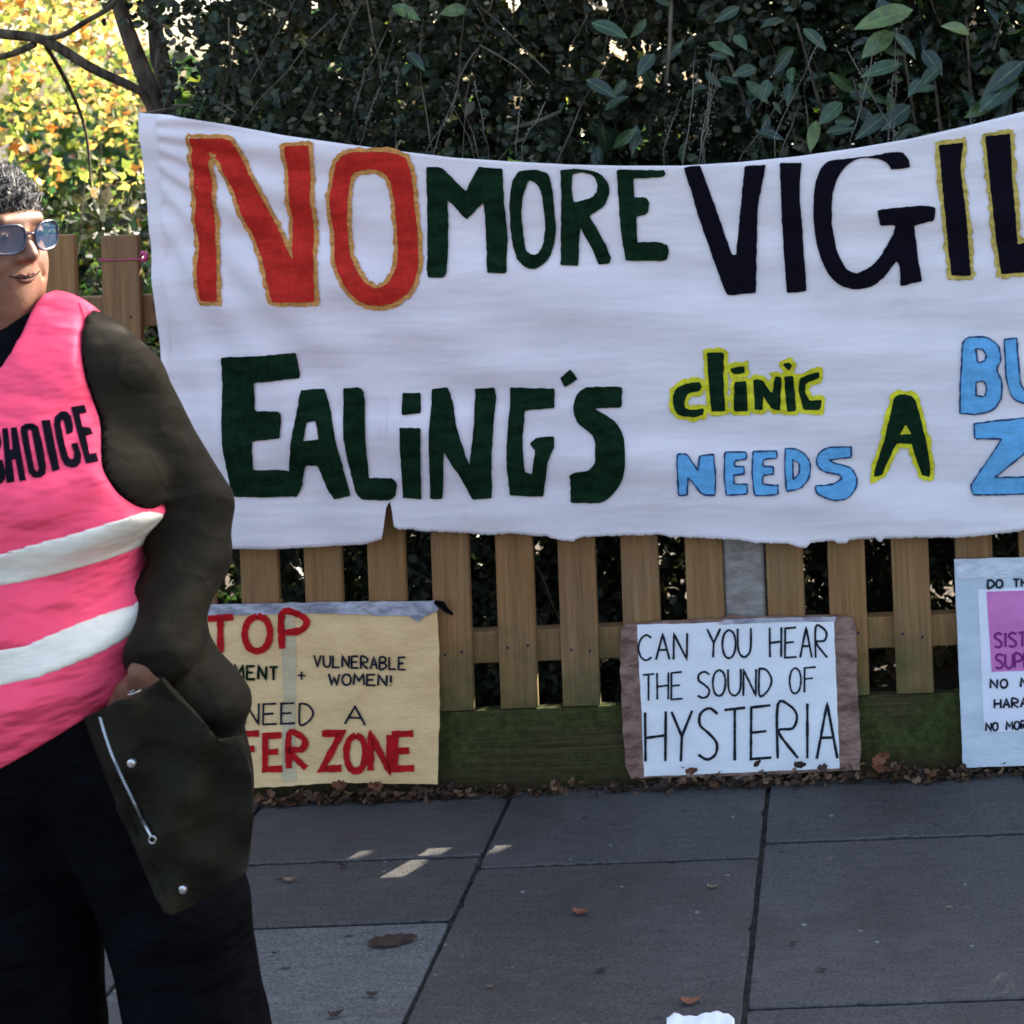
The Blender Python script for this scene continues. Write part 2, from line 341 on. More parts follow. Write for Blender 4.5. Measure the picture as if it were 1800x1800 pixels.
for xx in (slat_x(-560), slat_x(2560)):
    link('post', bm_mesh('post', box_bm(xx, xx+.1, YF+.062, YF+.16, -.05, 1.42, .006)), M['concrete'], fence)
# ------------------------------------------------------------------ sheets of lettering that follow a surface
def cut_poly(polys, cell):
    """polys: list of 2D loops (outer, holes...) -> bmesh in xz plane, cut on a grid"""
    loops = [[Vector((p[0], p[1], 0)) for p in L] for L in polys]
    tris = tessellate_polygon(loops); flat = [p for L in loops for p in L]
    bm = bmesh.new(); vs = [bm.verts.new((p.x, 0, p.y)) for p in flat]
    for a, b, c in tris:
        try: bm.faces.new((vs[a], vs[b], vs[c]))
        except ValueError: pass
    xs = [p.x for p in flat]; zs = [p.y for p in flat]
    for ax, lo, hi in ((0, min(xs), max(xs)), (2, min(zs), max(zs))):
        k = math.ceil(lo/cell)
        while k*cell < hi:
            pc = [0, 0, 0]; pc[ax] = k*cell; no = [0, 0, 0]; no[ax] = 1
            bmesh.ops.bisect_plane(bm, geom=bm.verts[:]+bm.edges[:]+bm.faces[:], plane_co=pc, plane_no=no); k += 1
    return bm
def smooth_loop(pts, rough=.7, corner=.55):
    """round the corners of a traced outline a little and make its edge hand painted"""
    n = len(pts); out = []
    for i in range(n):
        a, b, c = Vector(pts[i-1]), Vector(pts[i]), Vector(pts[(i+1) % n])
        d1, d2 = (a-b), (c-b); l1, l2 = d1.length, d2.length
        ang = d1.angle(d2) if l1 > 0 and l2 > 0 else math.pi
        r = min(l1*.4, l2*.4, 14) if ang > 2.0 else min(l1*.3, l2*.3, 3.0)
        p0 = b+d1.normalized()*r; p2 = b+d2.normalized()*r
        for tt in (0, .33, .67, 1): out.append((p0*(1-tt)**2+b*2*tt*(1-tt)+p2*tt*tt))
    res = []
    for i, p in enumerate(out):
        q = out[(i+1) % len(out)]; L = (q-p).length; k = max(1, int(L/7))
        for j in range(k):
            r = p.lerp(q, j/k); res.append((r.x+random.uniform(-rough, rough), r.y+random.uniform(-rough, rough)))
    return res
def ribbon_loops(pts, width, closed=False, jit=0):
    """polyline -> quads (list of 4 points) in 2D"""
    P = [Vector(p) for p in pts]; n = len(P); L, R = [], []
    for i in range(n):
        a = P[i-1] if (i > 0 or closed) else P[i]; b = P[(i+1) % n] if (i < n-1 or closed) else P[i]
        t1 = (P[i]-a); t2 = (b-P[i]); t1 = t1.normalized() if t1.length else t2.normalized(); t2 = t2.normalized() if t2.length else t1
        t = (t1+t2); t = t.normalized() if t.length > 1e-4 else t1
        nn = Vector((-t.y, t.x)); k = 1/max(.6, abs(nn.dot(Vector((-t1.y, t1.x)))))
        ww = width*.5*k*(1+random.uniform(-jit, jit)); L.append(P[i]+nn*ww); R.append(P[i]-nn*ww)
    q = []
    for i in range(n if closed else n-1):
        j = (i+1) % n; q.append((L[i], L[j], R[j], R[i]))
    return q
# banner ---------------------------------------------------------------
YBN = YF-.045
def wrinkle(x, z):
    s = .0035*math.sin(2.1*x+17*z+1.3*math.sin(1.7*x))+.0028*math.sin(34*(z+.10*x)+2.2*math.sin(2.3*x+.7))
    s += .0022*math.sin(55*(z-.05*x)+3*math.sin(1.9*x))*(.5+.5*math.sin(3.1*x+5*z)) + .004*math.sin(41*x/2.9+.8*math.sin(4*z))
    lo = max(0, min(1, (0.75-z)/.25)); s += lo*.005*math.sin(13*x+3*z)
    d = x+1.62                      # pull creases fanning from the upper left corner
    if d > 0: s += .006*math.exp(-d*1.0)*math.sin(30*math.atan2(1.62-z, d+.15))
    s += .0045*math.sin(11*x+.9*math.sin(3*z))*math.sin(1.3*x+1)**2
    s += .0045*math.sin(19*(z+.22*x)+1.1*math.sin(2.7*x))*math.sin(1.9*x+.6)**2
    return YBN + s
def onb(pt, off):                   # pixel -> banner surface
    p = W(pt[0], pt[1], YBN); return (p.x, p.z)
top = [(243, 198), (300, 203), (400, 219), (500, 238), (600, 252), (700, 265), (800, 277), (900, 284), (1000, 289), (1100, 291), (1200, 291), (1300, 285), (1400, 275), (1500, 261), (1600, 244), (1700, 221), (1800, 196), (1950, 160), (2150, 118), (2420, 70)]
bot = [(308, 966), (410, 966), (560, 963), (640, 958), (671, 948), (673, 936), (668, 930), (668, 915), (676, 897), (684, 882), (687, 884), (691, 925), (700, 931), (725, 931), (745, 935), (830, 940), (860, 943), (900, 938), (930, 942), (965, 944), (985, 950), (1008, 951), (1020, 944), (1080, 942), (1130, 942), (1158, 941), (1175, 946), (1200, 946), (1300, 949), (1330, 953), (1385, 954), (1400, 959), (1416, 963), (1424, 954), (1462, 951), (1476, 957), (1487, 957), (1493, 951), (1540, 948), (1548, 957), (1553, 949), (1610, 945), (1690, 942), (1740, 937), (1800, 932), (2000, 918), (2300, 905)]
def interp(pl, u):
    for i in range(len(pl)-1):
        if pl[i][0] <= u <= pl[i+1][0] or i == len(pl)-2:
            a, b = pl[i], pl[i+1]; t_ = (u-a[0])/(b[0]-a[0]+1e-9); return a[1]+(b[1]-a[1])*t_
bot2 = []; lastu = -1
for u, v in bot:
    u = max(u, lastu+1.0); bot2.append((u, v)); lastu = u
NS, NT = 560, 110; V = []; F = []
# columns are denser in number so the torn edge keeps its notches
for i in range(NS+1):
    s = i/NS; ut = 243+s*(2420-243); ub = 308+s*(2300-308)
    jag = random.uniform(-1.2, 1.2) if ub > 690 else random.uniform(-.5, .5)
    T = (ut, interp(top, ut)); B = (ub, interp(bot2, ub)+jag)
    for j in range(NT+1):
        t_ = j/NT; x, z = onb((T[0]+(B[0]-T[0])*t_, T[1]+(B[1]-T[1])*t_), 0)
        V.append((x, wrinkle(x, z), z))
for i in range(NS):
    for j in range(NT):
        a = i*(NT+1)+j; F.append((a, a+1, a+NT+2, a+NT+1))
banner = empty('banner', W(1200, 945, YBN)); tag(banner, 'long white cloth banner with red, green, black and blue painted slogan hung along the fence', 'banner')
cl = link('cloth', mesh('cloth', V, F, True), M['cloth'], banner)
sm = cl.modifiers.new('thick', 'SOLIDIFY'); sm.thickness = .0012; sm.offset = 1
def letters(loops_list, m, name, off, parent, surf, tow, cell=.02, label=None):
    """loops_list: [[outer, hole, ...], ...] in pixels; tow maps pixel->(x,z); surf gives y"""
    V = []; F = []
    for n_, loops in enumerate(loops_list):
        bm = cut_poly([[tow(p) for p in L] for L in loops], cell)
        base = len(V); idx = {}
        for k, v in enumerate(bm.verts):
            idx[v] = base+k; V.append((v.co.x, surf(v.co.x, v.co.z)-off-.00012*(n_ % 3), v.co.z))
        for f in bm.faces:
            F.append([idx[v] for v in f.verts])
        bm.free()
    me = mesh(name, V, F); bm = bmesh.new(); bm.from_mesh(me)
    for f in bm.faces:
        f.normal_update()
        if f.normal.y > 0: f.normal_flip()
    bm.to_mesh(me); bm.free(); me.polygons.foreach_set('use_smooth', [True]*len(me.polygons))
    o = link(name, me, m, parent)
    if label: o['label'] = label
    return o
def ribs(lines, width, m, name, off, parent, surf, tow, closed=False, jit=.12, dens=8, label=None):
    V = []; F = []
    for n_, pl in enumerate(lines):
        pts = []
        n = len(pl)
        for i in range(n if closed else n-1):
            a, b = Vector(pl[i]), Vector(pl[(i+1) % n]); k = max(1, int((b-a).length/dens))
            for j in range(k): pts.append(a.lerp(b, j/k))
        if not closed: pts.append(Vector(pl[-1]))
        for q in ribbon_loops(pts, width, closed, jit):
            base = len(V)
            for p in q:
                x, z = tow(p); V.append((x, surf(x, z)-off-.00005*(n_ % 8), z))
            F.append((base, base+1, base+2, base+3))
    bm = bmesh.new(); me = mesh(name, V, F); bm.from_mesh(me); bmesh.ops.remove_doubles(bm, verts=bm.verts, dist=1e-6)
    for f in bm.faces:
        f.normal_update()
        if f.normal.y > 0: f.normal_flip()
    bm.to_mesh(me); bm.free()
    o = link(name, me, m, parent)
    if label: o['label'] = label
    return o
def Z(ox, oy, sc, pts): return [(ox+x/sc, oy+y/sc) for x, y in pts]
z1 = lambda *p: Z(230, 180, 3.158, p)
z2 = lambda *p: Z(730, 250, 3.6, p)
z3 = lambda *p: Z(1180, 200, 2.903, p)
z4 = lambda *p: Z(370, 580, 2.368, p)
z5 = lambda *p: Z(1130, 560, 2.687, p)
RED = [[z1((338,198),(562,198),(905,872),(892,600),(862,242),(992,236),(1002,560),(1030,1105),(805,1105),(740,880),(650,680),(500,330),(455,290),(438,320),(462,620),(490,1100),(385,1100),(362,700))],
       [z1((1185,290),(1230,278),(1350,272),(1480,280),(1540,310),(1565,400),(1575,560),(1590,700),(1600,850),(1595,960),(1560,1040),(1500,1095),(1420,1125),(1340,1128),(1270,1100),(1210,1035),(1160,950),(1130,850),(1118,700),(1105,560),(1115,450),(1140,340)),
        z1((1240,388),(1330,365),(1400,382),(1445,430),(1462,520),(1472,650),(1480,760),(1482,880),(1462,960),(1420,1015),(1370,1030),(1310,1000),(1255,930),(1215,850),(1200,740),(1200,620),(1208,500),(1220,420))]]
GRN = [[z2((78,155),(175,155),(325,310),(405,155),(555,165),(565,400),(582,600),(580,825),(460,822),(450,650),(435,380),(325,490),(210,365),(212,600),(208,820),(190,852),(90,852),(80,820))],
       [z2((660,180),(760,172),(840,190),(865,270),(880,400),(888,560),(870,680),(830,760),(760,805),(700,795),(645,745),(610,650),(595,480),(600,330),(620,230)),
        z2((720,240),(770,262),(800,320),(815,420),(820,540),(810,640),(775,705),(740,715),(700,690),(682,600),(670,450),(685,330))],
       [z2((920,175),(1000,165),(1120,175),(1190,205),(1232,270),(1228,350),(1190,410),(1105,465),(1160,560),(1215,660),(1240,740),(1225,770),(1160,772),(1125,690),(1045,540),(1035,640),(1030,785),(918,778),(918,600),(925,400)),
        z2((1000,200),(1060,190),(1130,205),(1160,260),(1150,320),(1110,355),(1005,380),(990,300))],
       [z2((1280,172),(1580,175),(1588,200),(1570,218),(1385,230),(1390,345),(1465,348),(1485,380),(1478,440),(1455,460),(1405,465),(1405,632),(1540,628),(1600,650),(1608,700),(1590,745),(1560,750),(1330,748),(1310,600),(1290,400))]]
BLK = [[z3((65,272),(150,262),(310,720),(330,720),(375,265),(485,260),(440,480),(432,915),(290,928),(270,900),(150,560))],
       [z3((555,250),(665,248),(655,400),(668,560),(690,905),(590,915),(565,560))],
       [z3((1120,285),(1218,275),(1210,225),(1180,195),(1100,198),(1060,210),(920,225),(790,240),(745,310),(725,430),(725,560),(750,700),(800,820),(870,880),(950,900),(1030,880),(1090,830),(1150,750),(1165,780),(1170,880),(1280,855),(1260,740),(1240,570),(1340,545),(1348,480),(1290,465),(1050,490),(1065,570),(1145,570),(1130,620),(1060,740),(1000,790),(940,815),(890,790),(845,700),(820,580),(820,420),(850,310),(920,240),(1000,222),(1070,232),(1110,260))]]
BLG = [[z3((1365,160),(1490,145),(1475,280),(1505,520),(1528,825),(1430,825),(1405,600),(1380,330))],
       [z3((1602,115),(1728,100),(1735,300),(1765,665),(1960,625),(1965,760),(1800,805),(1680,815),(1650,600),(1622,330))]]
EAL = [[z4((42,115),(358,95),(372,200),(180,220),(190,335),(290,335),(303,350),(300,445),(185,458),(188,578),(330,582),(385,640),(360,695),(90,690),(60,450))],
       [z4((378,250),(470,245),(500,330),(545,530),(585,690),(515,706),(490,670),(448,562),(400,562),(375,650),(355,690),(325,600),(345,470),(365,340)), z4((410,378),(445,375),(462,448),(398,455))],
       [z4((548,245),(620,238),(637,260),(650,450),(660,615),(760,615),(778,640),(770,695),(740,710),(630,705),(605,680),(570,520),(552,380))],
       [z4((798,262),(875,262),(878,345),(800,350))], [z4((795,400),(885,400),(882,500),(878,705),(800,700),(796,550))],
       [z4((920,245),(985,238),(1005,290),(1040,430),(1085,560),(1100,400),(1100,245),(1180,240),(1188,270),(1175,500),(1172,700),(1090,705),(1040,600),(980,500),(975,600),(965,705),(915,705),(918,500))],
       [z4((1245,240),(1430,245),(1432,325),(1310,335),(1300,450),(1310,590),(1340,600),(1355,500),(1330,470),(1360,445),(1430,440),(1435,480),(1408,540),(1385,695),(1245,690),(1235,560),(1235,450),(1245,330))],
       [z4((1455,200),(1500,163),(1530,205),(1475,240))],
       [z4((1600,235),(1715,235),(1712,320),(1600,325),(1690,380),(1725,440),(1733,520),(1725,600),(1690,670),(1630,720),(1500,718),(1497,600),(1520,590),(1580,580),(1605,550),(1605,440),(1530,390),(1508,330),(1520,270),(1555,240))]]
CLI = [[z5((210,305),(270,300),(280,325),(265,345),(220,350),(195,385),(200,425),(235,430),(290,425),(285,455),(230,468),(170,460),(145,420),(140,370),(160,325))],
       [z5((303,160),(382,160),(382,300),(390,435),(325,440),(310,300))], [z5((410,235),(478,222),(480,258),(425,265))], [z5((432,300),(490,295),(498,435),(430,438))],
       [z5((522,290),(560,285),(610,350),(625,270),(655,275),(650,430),(610,425),(570,365),(565,430),(530,430))],
       [z5((660,215),(685,200),(708,215),(690,242))], [z5((668,270),(710,265),(725,430),(680,435))],
       [z5((742,275),(830,245),(835,275),(770,300),(765,340),(790,385),(845,380),(840,425),(760,428),(745,380),(735,320))],
       [z5((1190,365),(1230,355),(1280,370),(1305,440),(1340,580),(1360,700),(1355,750),(1320,745),(1290,670),(1272,595),(1200,590),(1170,650),(1130,745),(1090,750),(1100,700),(1140,580),(1165,470)), z5((1240,500),(1268,545),(1212,548))]]
BLU = [[z5((165,635),(210,635),(262,715),(270,645),(335,640),(345,730),(342,830),(285,830),(215,745),(210,830),(170,832),(165,730))],
       [z5((388,630),(490,628),(490,660),(435,668),(432,695),(480,695),(480,730),(430,735),(432,775),(495,775),(495,820),(395,828),(385,730))],
       [z5((522,625),(632,622),(635,655),(570,662),(568,695),(618,695),(618,730),(568,735),(568,775),(640,780),(640,822),(530,828),(515,730))],
       [z5((672,610),(730,612),(775,645),(795,690),(785,750),(750,795),(680,808),(670,700)), z5((708,660),(740,680),(742,720),(712,755))],
       [z5((985,605),(985,655),(880,665),(900,680),(980,700),(1015,750),(1005,810),(960,852),(890,852),(820,820),(815,785),(900,780),(940,755),(930,735),(850,720),(815,680),(830,630),(880,605))],
       [z5((1510,110),(1540,85),(1630,85),(1680,125),(1690,190),(1665,235),(1695,290),(1690,380),(1650,430),(1580,448),(1495,445),(1500,270)), z5((1570,140),(1605,142),(1622,170),(1610,198),(1580,205)), z5((1572,295),(1610,290),(1625,330),(1610,365),(1572,360))],
       [z5((1705,95),(1765,90),(1770,200),(1780,300),(1800,340),(1840,340),(1850,200),(1850,95),(1905,95),(1905,260),(1880,390),(1800,400),(1740,370),(1712,280))],
       [z5((1560,490),(1800,462),(1900,465),(1880,560),(1660,745),(1800,745),(1900,745),(1900,810),(1800,825),(1560,828),(1545,790),(1690,560),(1565,560))]]
tb = lambda p: onb(p, 0)
def sl(L, r=.7): return [[smooth_loop(q, r) for q in P] for P in L]
RED, GRN, BLK, BLG, EAL, CLI, BLU = sl(RED, .9), sl(GRN), sl(BLK), sl(BLG), sl(EAL), sl(CLI, .8), sl(BLU, .5)
def outl(L): return [q for P in L for q in P]
for q in outl(RED): ribs([q], 15, M['gold'], 'letter_outline', .0042, banner, wrinkle, tb, True, .25, 6)
for q in outl(BLG): ribs([q], 15, M['yel2'], 'letter_outline', .0042, banner, wrinkle, tb, True, .35, 6)
for q in outl(CLI): ribs([q], 15, M['yellow'], 'letter_outline', .0042, banner, wrinkle, tb, True, .3, 6)
for L, k, nm in ((RED, 'red', 'red letters'), (GRN, 'green', 'dark green letters'), (BLK, 'black', 'black letters'), (BLG, 'black', 'black letters edged in ochre'), (EAL, 'green', 'dark green letters of the lower line'), (CLI, 'green', 'dark green letters edged in yellow'), (BLU, 'blue', 'sky blue letters')):
    for P in L: letters([P], M[k], 'painted_letter', .0056, banner, wrinkle, tb)
for q in outl(BLU): ribs([q], 2.6, M['navy'], 'letter_outline', .0064, banner, wrinkle, tb, True, .5, 6)
# hand lettering --------------------------------------------------------
FONT = {
 'A': [[(0, 1), (.5, 0), (1, 1)], [(.2, .62), (.8, .62)]], 'B': [[(0, 0), (0, 1), (.61, .95), (.95, .75), (.61, .52), (.05, .5), (.65, .42), (.85, .22), (.6, .02), (0, 0)]],
 'C': [[(.95, .12), (.6, 0), (.2, .15), (0, .5), (.2, .87), (.6, 1), (.98, .88)]], 'D': [[(.05, 0), (.05, 1), (.6, .92), (.98, .6), (.95, .32), (.55, .04), (0, 0)]],
 'E': [[(.95, 0), (.02, .02), (0, 1), (1, .98)], [(.02, .5), (.75, .48)]], 'F': [[(1, 0), (.02, .02), (0, 1)], [(.02, .47), (.75, .45)]],
 'G': [[(.95, .12), (.6, 0), (.2, .15), (0, .5), (.2, .87), (.6, 1), (.95, .85), (.95, .55), (.6, .55)]], 'H': [[(0, 0), (.02, 1)], [(1, 0), (.98, 1)], [(0, .52), (1, .48)]],
 'I': [[(.5, 0), (.5, 1)]], 'L': [[(0, 0), (.02, 1), (.95, .98)]], 'M': [[(0, 1), (.1, 0), (.5, .6), (.9, 0), (1, 1)]], 'N': [[(0, 1), (.02, 0), (.97, 1), (1, 0)]],
 'O': [[(.5, 0), (.15, .14), (0, .5), (.15, .87), (.5, 1), (.85, .87), (1, .5), (.85, .14), (.5, 0)]], 'P': [[(.02, 1), (.02, 0), (.61, .03), (.98, .25), (.75, .5), (.02, .55)]],
 'R': [[(.02, 1), (.02, 0), (.61, .03), (.95, .22), (.75, .45), (.05, .5), (1, 1)]], 'S': [[(.95, .12), (.55, 0), (.12, .1), (.1, .32), (.5, .48), (.9, .68), (.85, .9), (.45, 1), (.02, .9)]],
 'T': [[(0, .02), (1, 0)], [(.5, 0), (.5, 1)]], 'U': [[(0, 0), (.05, .75), (.4, 1), (.75, .95), (.98, .7), (1, 0)]], 'V': [[(0, 0), (.5, 1), (1, 0)]],
 'W': [[(0, 0), (.25, 1), (.5, .35), (.75, 1), (1, 0)]], 'Y': [[(0, 0), (.5, .5)], [(1, 0), (.5, .5), (.45, 1)]], 'Z': [[(0, .02), (1, 0), (0, 1), (1, .97)]],
 '!': [[(.5, 0), (.5, .7)], [(.5, .88), (.5, .98)]], '+': [[(.1, .5), (.9, .45)], [(.5, .1), (.5, .9)]], '-': [[(0, .5), (1, .5)]], 'X': [[(0, 0), (1, 1)], [(1, 0), (0, 1)]]}
def curve(pl):
    if len(pl) < 4: return pl
    P = [Vector(p) for p in pl]; out = []
    for i in range(len(P)-1):
        a = P[max(i-1, 0)]; b = P[i]; c = P[i+1]; d = P[min(i+2, len(P)-1)]
        for k in range(4):
            t_ = k/4; out.append(.5*((2*b)+(c-a)*t_+(2*a-5*b+4*c-d)*t_*t_+(-a+3*b-3*c+d)*t_**3))
    out.append(P[-1]); return out
CURVY = set('BCDGOPRSU')
def text(word, quad, gap=.28, jit=.03):
    """word laid in quad = (x0,y0top,x1,y1top,height0,height1) px"""
    x0, ya, x1, yb, h0, h1 = quad; lines = []; n = len(word)
    wts = [.35 if c in 'I!' else (1.25 if c in 'MW' else 1) for c in word]
    tot = sum(wts)+gap*(n-1); cx = 0
    for c, wt in zip(word, wts):
        if c != ' ':
            dj = random.uniform(-jit, jit)
            for pl in FONT[c]:
                pl = curve(pl) if c in CURVY else pl
                L = []
                for (a, b) in [(q[0], q[1]) for q in pl]:
                    s = (cx+a*wt)/tot; h = h0+(h1-h0)*s; L.append((x0+(x1-x0)*s, ya+(yb-ya)*s+(b+dj)*h))
                lines.append(L)
        cx += wt+gap
    return lines
# rest of the banner's words, outside the frame
ribs(text('S', (1905, 215, 2010, 205, 190, 190)), 34, M['black'], 'painted_letter', .0056, banner, wrinkle, tb)
ribs(text('FFER', (1865, 610, 2120, 585, 90, 90)), 17, M['blue'], 'painted_letter', .0056, banner, wrinkle, tb)
ribs(text('ONE', (1870, 745, 2090, 720, 105, 105)), 22, M['blue'], 'painted_letter', .0056, banner, wrinkle, tb)
# cords that carry the banner: to the tree trunk on the left, to the hedge stem on the right
V, F = [], []
pA = W(245, 200, YBN); tube(V, F, [pA, pA+Vector((.02, .25, .02)), W(280, 186, 4.35)], .002, 6)
pB = W(2418, 72, YBN); tube(V, F, [pB, pB+Vector((.1, .4, .12))], .002, 6)
link('cord', mesh('cord', V, F), M['twig'], banner)
# ------------------------------------------------------------------ placards
def placard_plane(vbase_u, vb, ytop, ybot, ztop):
    b = (ytop-ybot)/ztop; return ybot, b
def slabpoly(px, a, b, thick, m, name, parent, off=0, jag=0, grid=.03, warp=.0):
    pts = []
    for i in range(len(px)):
        p, q = Vector(px[i]), Vector(px[(i+1) % len(px)]); k = max(1, int((q-p).length/14))
        for j in range(k):
            r = p.lerp(q, j/k); pts.append((r.x+(random.uniform(-jag, jag) if j else 0), r.y+(random.uniform(-jag, jag) if j else 0)))
    w2 = [WP(p[0], p[1], a-off, b) for p in pts]
    bm = cut_poly([[(p.x, p.z) for p in w2]], grid)
    for v in bm.verts: v.co.y = a-off+b*v.co.z+warp*math.sin(9*v.co.x+1)*math.sin(7*v.co.z+2)
    for f in bm.faces:
        f.normal_update()
        if f.normal.y > 0: f.normal_flip()
    r = bmesh.ops.extrude_face_region(bm, geom=bm.faces[:]); vs = [e for e in r['geom'] if isinstance(e, bmesh.types.BMVert)]
    # original faces become the front
    bmesh.ops.translate(bm, verts=vs, vec=(0, -thick, 0)); bmesh.ops.recalc_face_normals(bm, faces=bm.faces)
    return link(name, bm_mesh(name, bm), m, parent)
def put(lines, width, m, parent, a, b, off, name='lettering', jit=.15):
    tow = lambda p: (lambda q: (q.x, q.z))(WP(p[0], p[1], a-off, b)); sf = lambda x, z: a-off+b*z
    return ribs(lines, width, m, name, .0006, parent, sf, tow, False, jit, 6)
# 1: stop placard
a1, b1 = 3.660, .030
p1 = empty('placard', WP(560, 1380, a1, b1)); tag(p1, 'tan cardboard placard with STOP in red, taped along its top, behind the person', 'placard', 'placards leaning on the fence')
slabpoly([(285, 1075), (378, 1072), (768, 1068), (772, 1130), (773, 1250), (770, 1377), (600, 1374), (440, 1384), (284, 1388)], a1, b1, .006, M['card'], 'board', p1, 0, 1.0)
slabpoly([(284, 1066), (380, 1062), (560, 1058), (700, 1057), (766, 1055), (771, 1072), (745, 1084), (735, 1093), (720, 1083), (560, 1078), (400, 1081), (284, 1083)], a1, b1, .0025, M['tape'], 'tape', p1, .0065, 1.2)
slabpoly([(493, 1079), (518, 1078), (521, 1150), (519, 1300), (522, 1372), (495, 1374), (498, 1220)], a1, b1, .0008, card_mat('clear tape', (.50, .38, .22), (.62, .50, .31), .25, .3), 'tape', p1, .0063)
o1 = .0085
put(text('STOP', (300, 1088, 540, 1078, 62, 62), .45), 12, M['redink'], p1, a1, b1, o1)
put(text('BUFFER', (300, 1292, 538, 1290, 60, 60), .35), 11, M['redink'], p1, a1, b1, o1)
put(text('ZONE', (566, 1290, 728, 1291, 64, 62), .25), 12, M['redink'], p1, a1, b1, o1)
put(text('HARASSMENT', (292, 1164, 488, 1172, 25, 23), .4), 4.5, M['green'], p1, a1, b1, o1)
put(text('+', (522, 1178, 538, 1180, 18, 18)), 3, M['ink'], p1, a1, b1, o1)
put(text('VULNERABLE', (552, 1151, 713, 1156, 20, 22), .35), 3.6, M['ink'], p1, a1, b1, o1)
put(text('WOMEN!', (578, 1184, 690, 1187, 19, 19), .3), 3.8, M['ink'], p1, a1, b1, o1)
put(text('WE NEED', (330, 1238, 550, 1236, 37, 36), .3), 3.6, M['ink'], p1, a1, b1, o1)
put(text('A', (606, 1240, 642, 1242, 32, 32)), 3.8, M['ink'], p1, a1, b1, o1)
# twisted black strap at its corner
V, F = [], []
tube(V, F, [WP(764, 1058, a1-.01, b1), WP(776, 1062, a1-.014, b1), WP(784, 1072, a1-.006, b1), WP(796, 1080, a1+.01, b1)], [.004, .008, .006, .003], 8)
link('strap', mesh('strap', V, F, True), M['black_cloth'], p1)
# 2: hysteria placard
a2, b2 = 3.660, .035
p2 = empty('placard', WP(1300, 1368, a2, b2)); tag(p2, 'white handwritten paper reading CAN YOU HEAR THE SOUND OF HYSTERIA on brown taped cardboard', 'placard', 'placards leaning on the fence')
slabpoly([(1092, 1108), (1102, 1096), (1180, 1090), (1270, 1087), (1285, 1078), (1310, 1084), (1400, 1082), (1470, 1080), (1500, 1084), (1505, 1110), (1508, 1230), (1513, 1300), (1512, 1352), (1480, 1354), (1300, 1362), (1110, 1367), (1100, 1345), (1094, 1250), (1090, 1150)], a2, b2, .006, M['btape'], 'board', p2, 0, 1.4)
slabpoly([(1120, 1098), (1200, 1096), (1262, 1094), (1330, 1091), (1466, 1088), (1470, 1200), (1476, 1345), (1476, 1350), (1300, 1358), (1132, 1365), (1128, 1250), (1122, 1150)], a2, b2, .0008, M['paper'], 'paper', p2, .0065, .6)
slabpoly([(1260, 1097), (1275, 1089), (1330, 1087), (1470, 1084), (1468, 1092), (1330, 1095), (1272, 1098)], a2, b2, .0005, M['tape'], 'tape', p2, .0076, .8)
o2 = .0085
put(text('CAN', (1122, 1117, 1208, 1113, 44, 46), .3), 3.8, M['ink'], p2, a2, b2, o2)
put(text('YOU', (1243, 1107, 1320, 1104, 50, 50), .15), 3.8, M['ink'], p2, a2, b2, o2)
put(text('HEAR', (1353, 1104, 1454, 1100, 52, 54), .3), 3.8, M['ink'], p2, a2, b2, o2)
put(text('THE', (1130, 1185, 1200, 1181, 46, 48), .25), 3.4, M['ink'], p2, a2, b2, o2)
put(text('SOUND', (1226, 1180, 1356, 1174, 46, 46), .2), 3.8, M['ink'], p2, a2, b2, o2)
put(text('OF', (1388, 1174, 1434, 1172, 46, 42), .3), 3.4, M['ink'], p2, a2, b2, o2)
put(text('HYSTERIA', (1134, 1254, 1472, 1234, 86, 98), .28), 4.8, M['ink'], p2, a2, b2, o2)
# 3: board with pink print
a3, b3 = 3.658, .028
p3 = empty('placard', WP(1780, 1340, a3, b3)); tag(p3, 'pale blue-white board with a printed pink square sheet, right of the taped paper', 'placard', 'placards leaning on the fence')
slabpoly([(1677, 984), (1800, 980), (2060, 972), (2068, 1150), (2072, 1330), (1800, 1342), (1692, 1346), (1684, 1150)], a3, b3, .012, M['board'], 'board', p3, 0, .5)
slabpoly([(1677, 983), (1800, 979), (2060, 971), (2061, 1002), (1800, 1014), (1682, 1018)], a3, b3, .0012, card_mat('white tape', (.5, .53, .56), (.66, .68, .72), .35, .6, 20), 'tape', p3, .0128, .8)
slabpoly([(1719, 1036), (1800, 1033), (2020, 1027), (2026, 1275), (1800, 1285), (1730, 1287)], a3, b3, .0006, M['sheet'], 'sheet', p3, .0126)
slabpoly([(1734, 1040), (1800, 1038), (2005, 1032), (2009, 1172), (1800, 1179), (1743, 1181)], a3, b3, .0005, M['pink'], 'printed_square', p3, .0135)
o3 = .0145
put(text('SISTER', (1748, 1113, 1838, 1110, 25, 25), .25, 0), 4.2, M['purple'], p3, a3, b3, o3, jit=0)
put(text('SUPPORTER', (1750, 1150, 1898, 1146, 25, 25), .25, 0), 4.2, M['purple'], p3, a3, b3, o3, jit=0)
put(text('DO THE', (1736, 1020, 1822, 1016, 14, 14), .3), 3.6, M['ink'], p3, a3, b3, o3)
put(text('NO MORE', (1741, 1195, 1862, 1190, 15, 15), .45), 3.6, M['ink'], p3, a3, b3, o3)
put(text('HARASSMENT', (1748, 1229, 1900, 1224, 16, 16), .35), 3.6, M['ink'], p3, a3, b3, o3)
put(text('NO MORE', (1733, 1271, 1816, 1266, 14, 14), .3), 3.6, M['ink'], p3, a3, b3, o3)
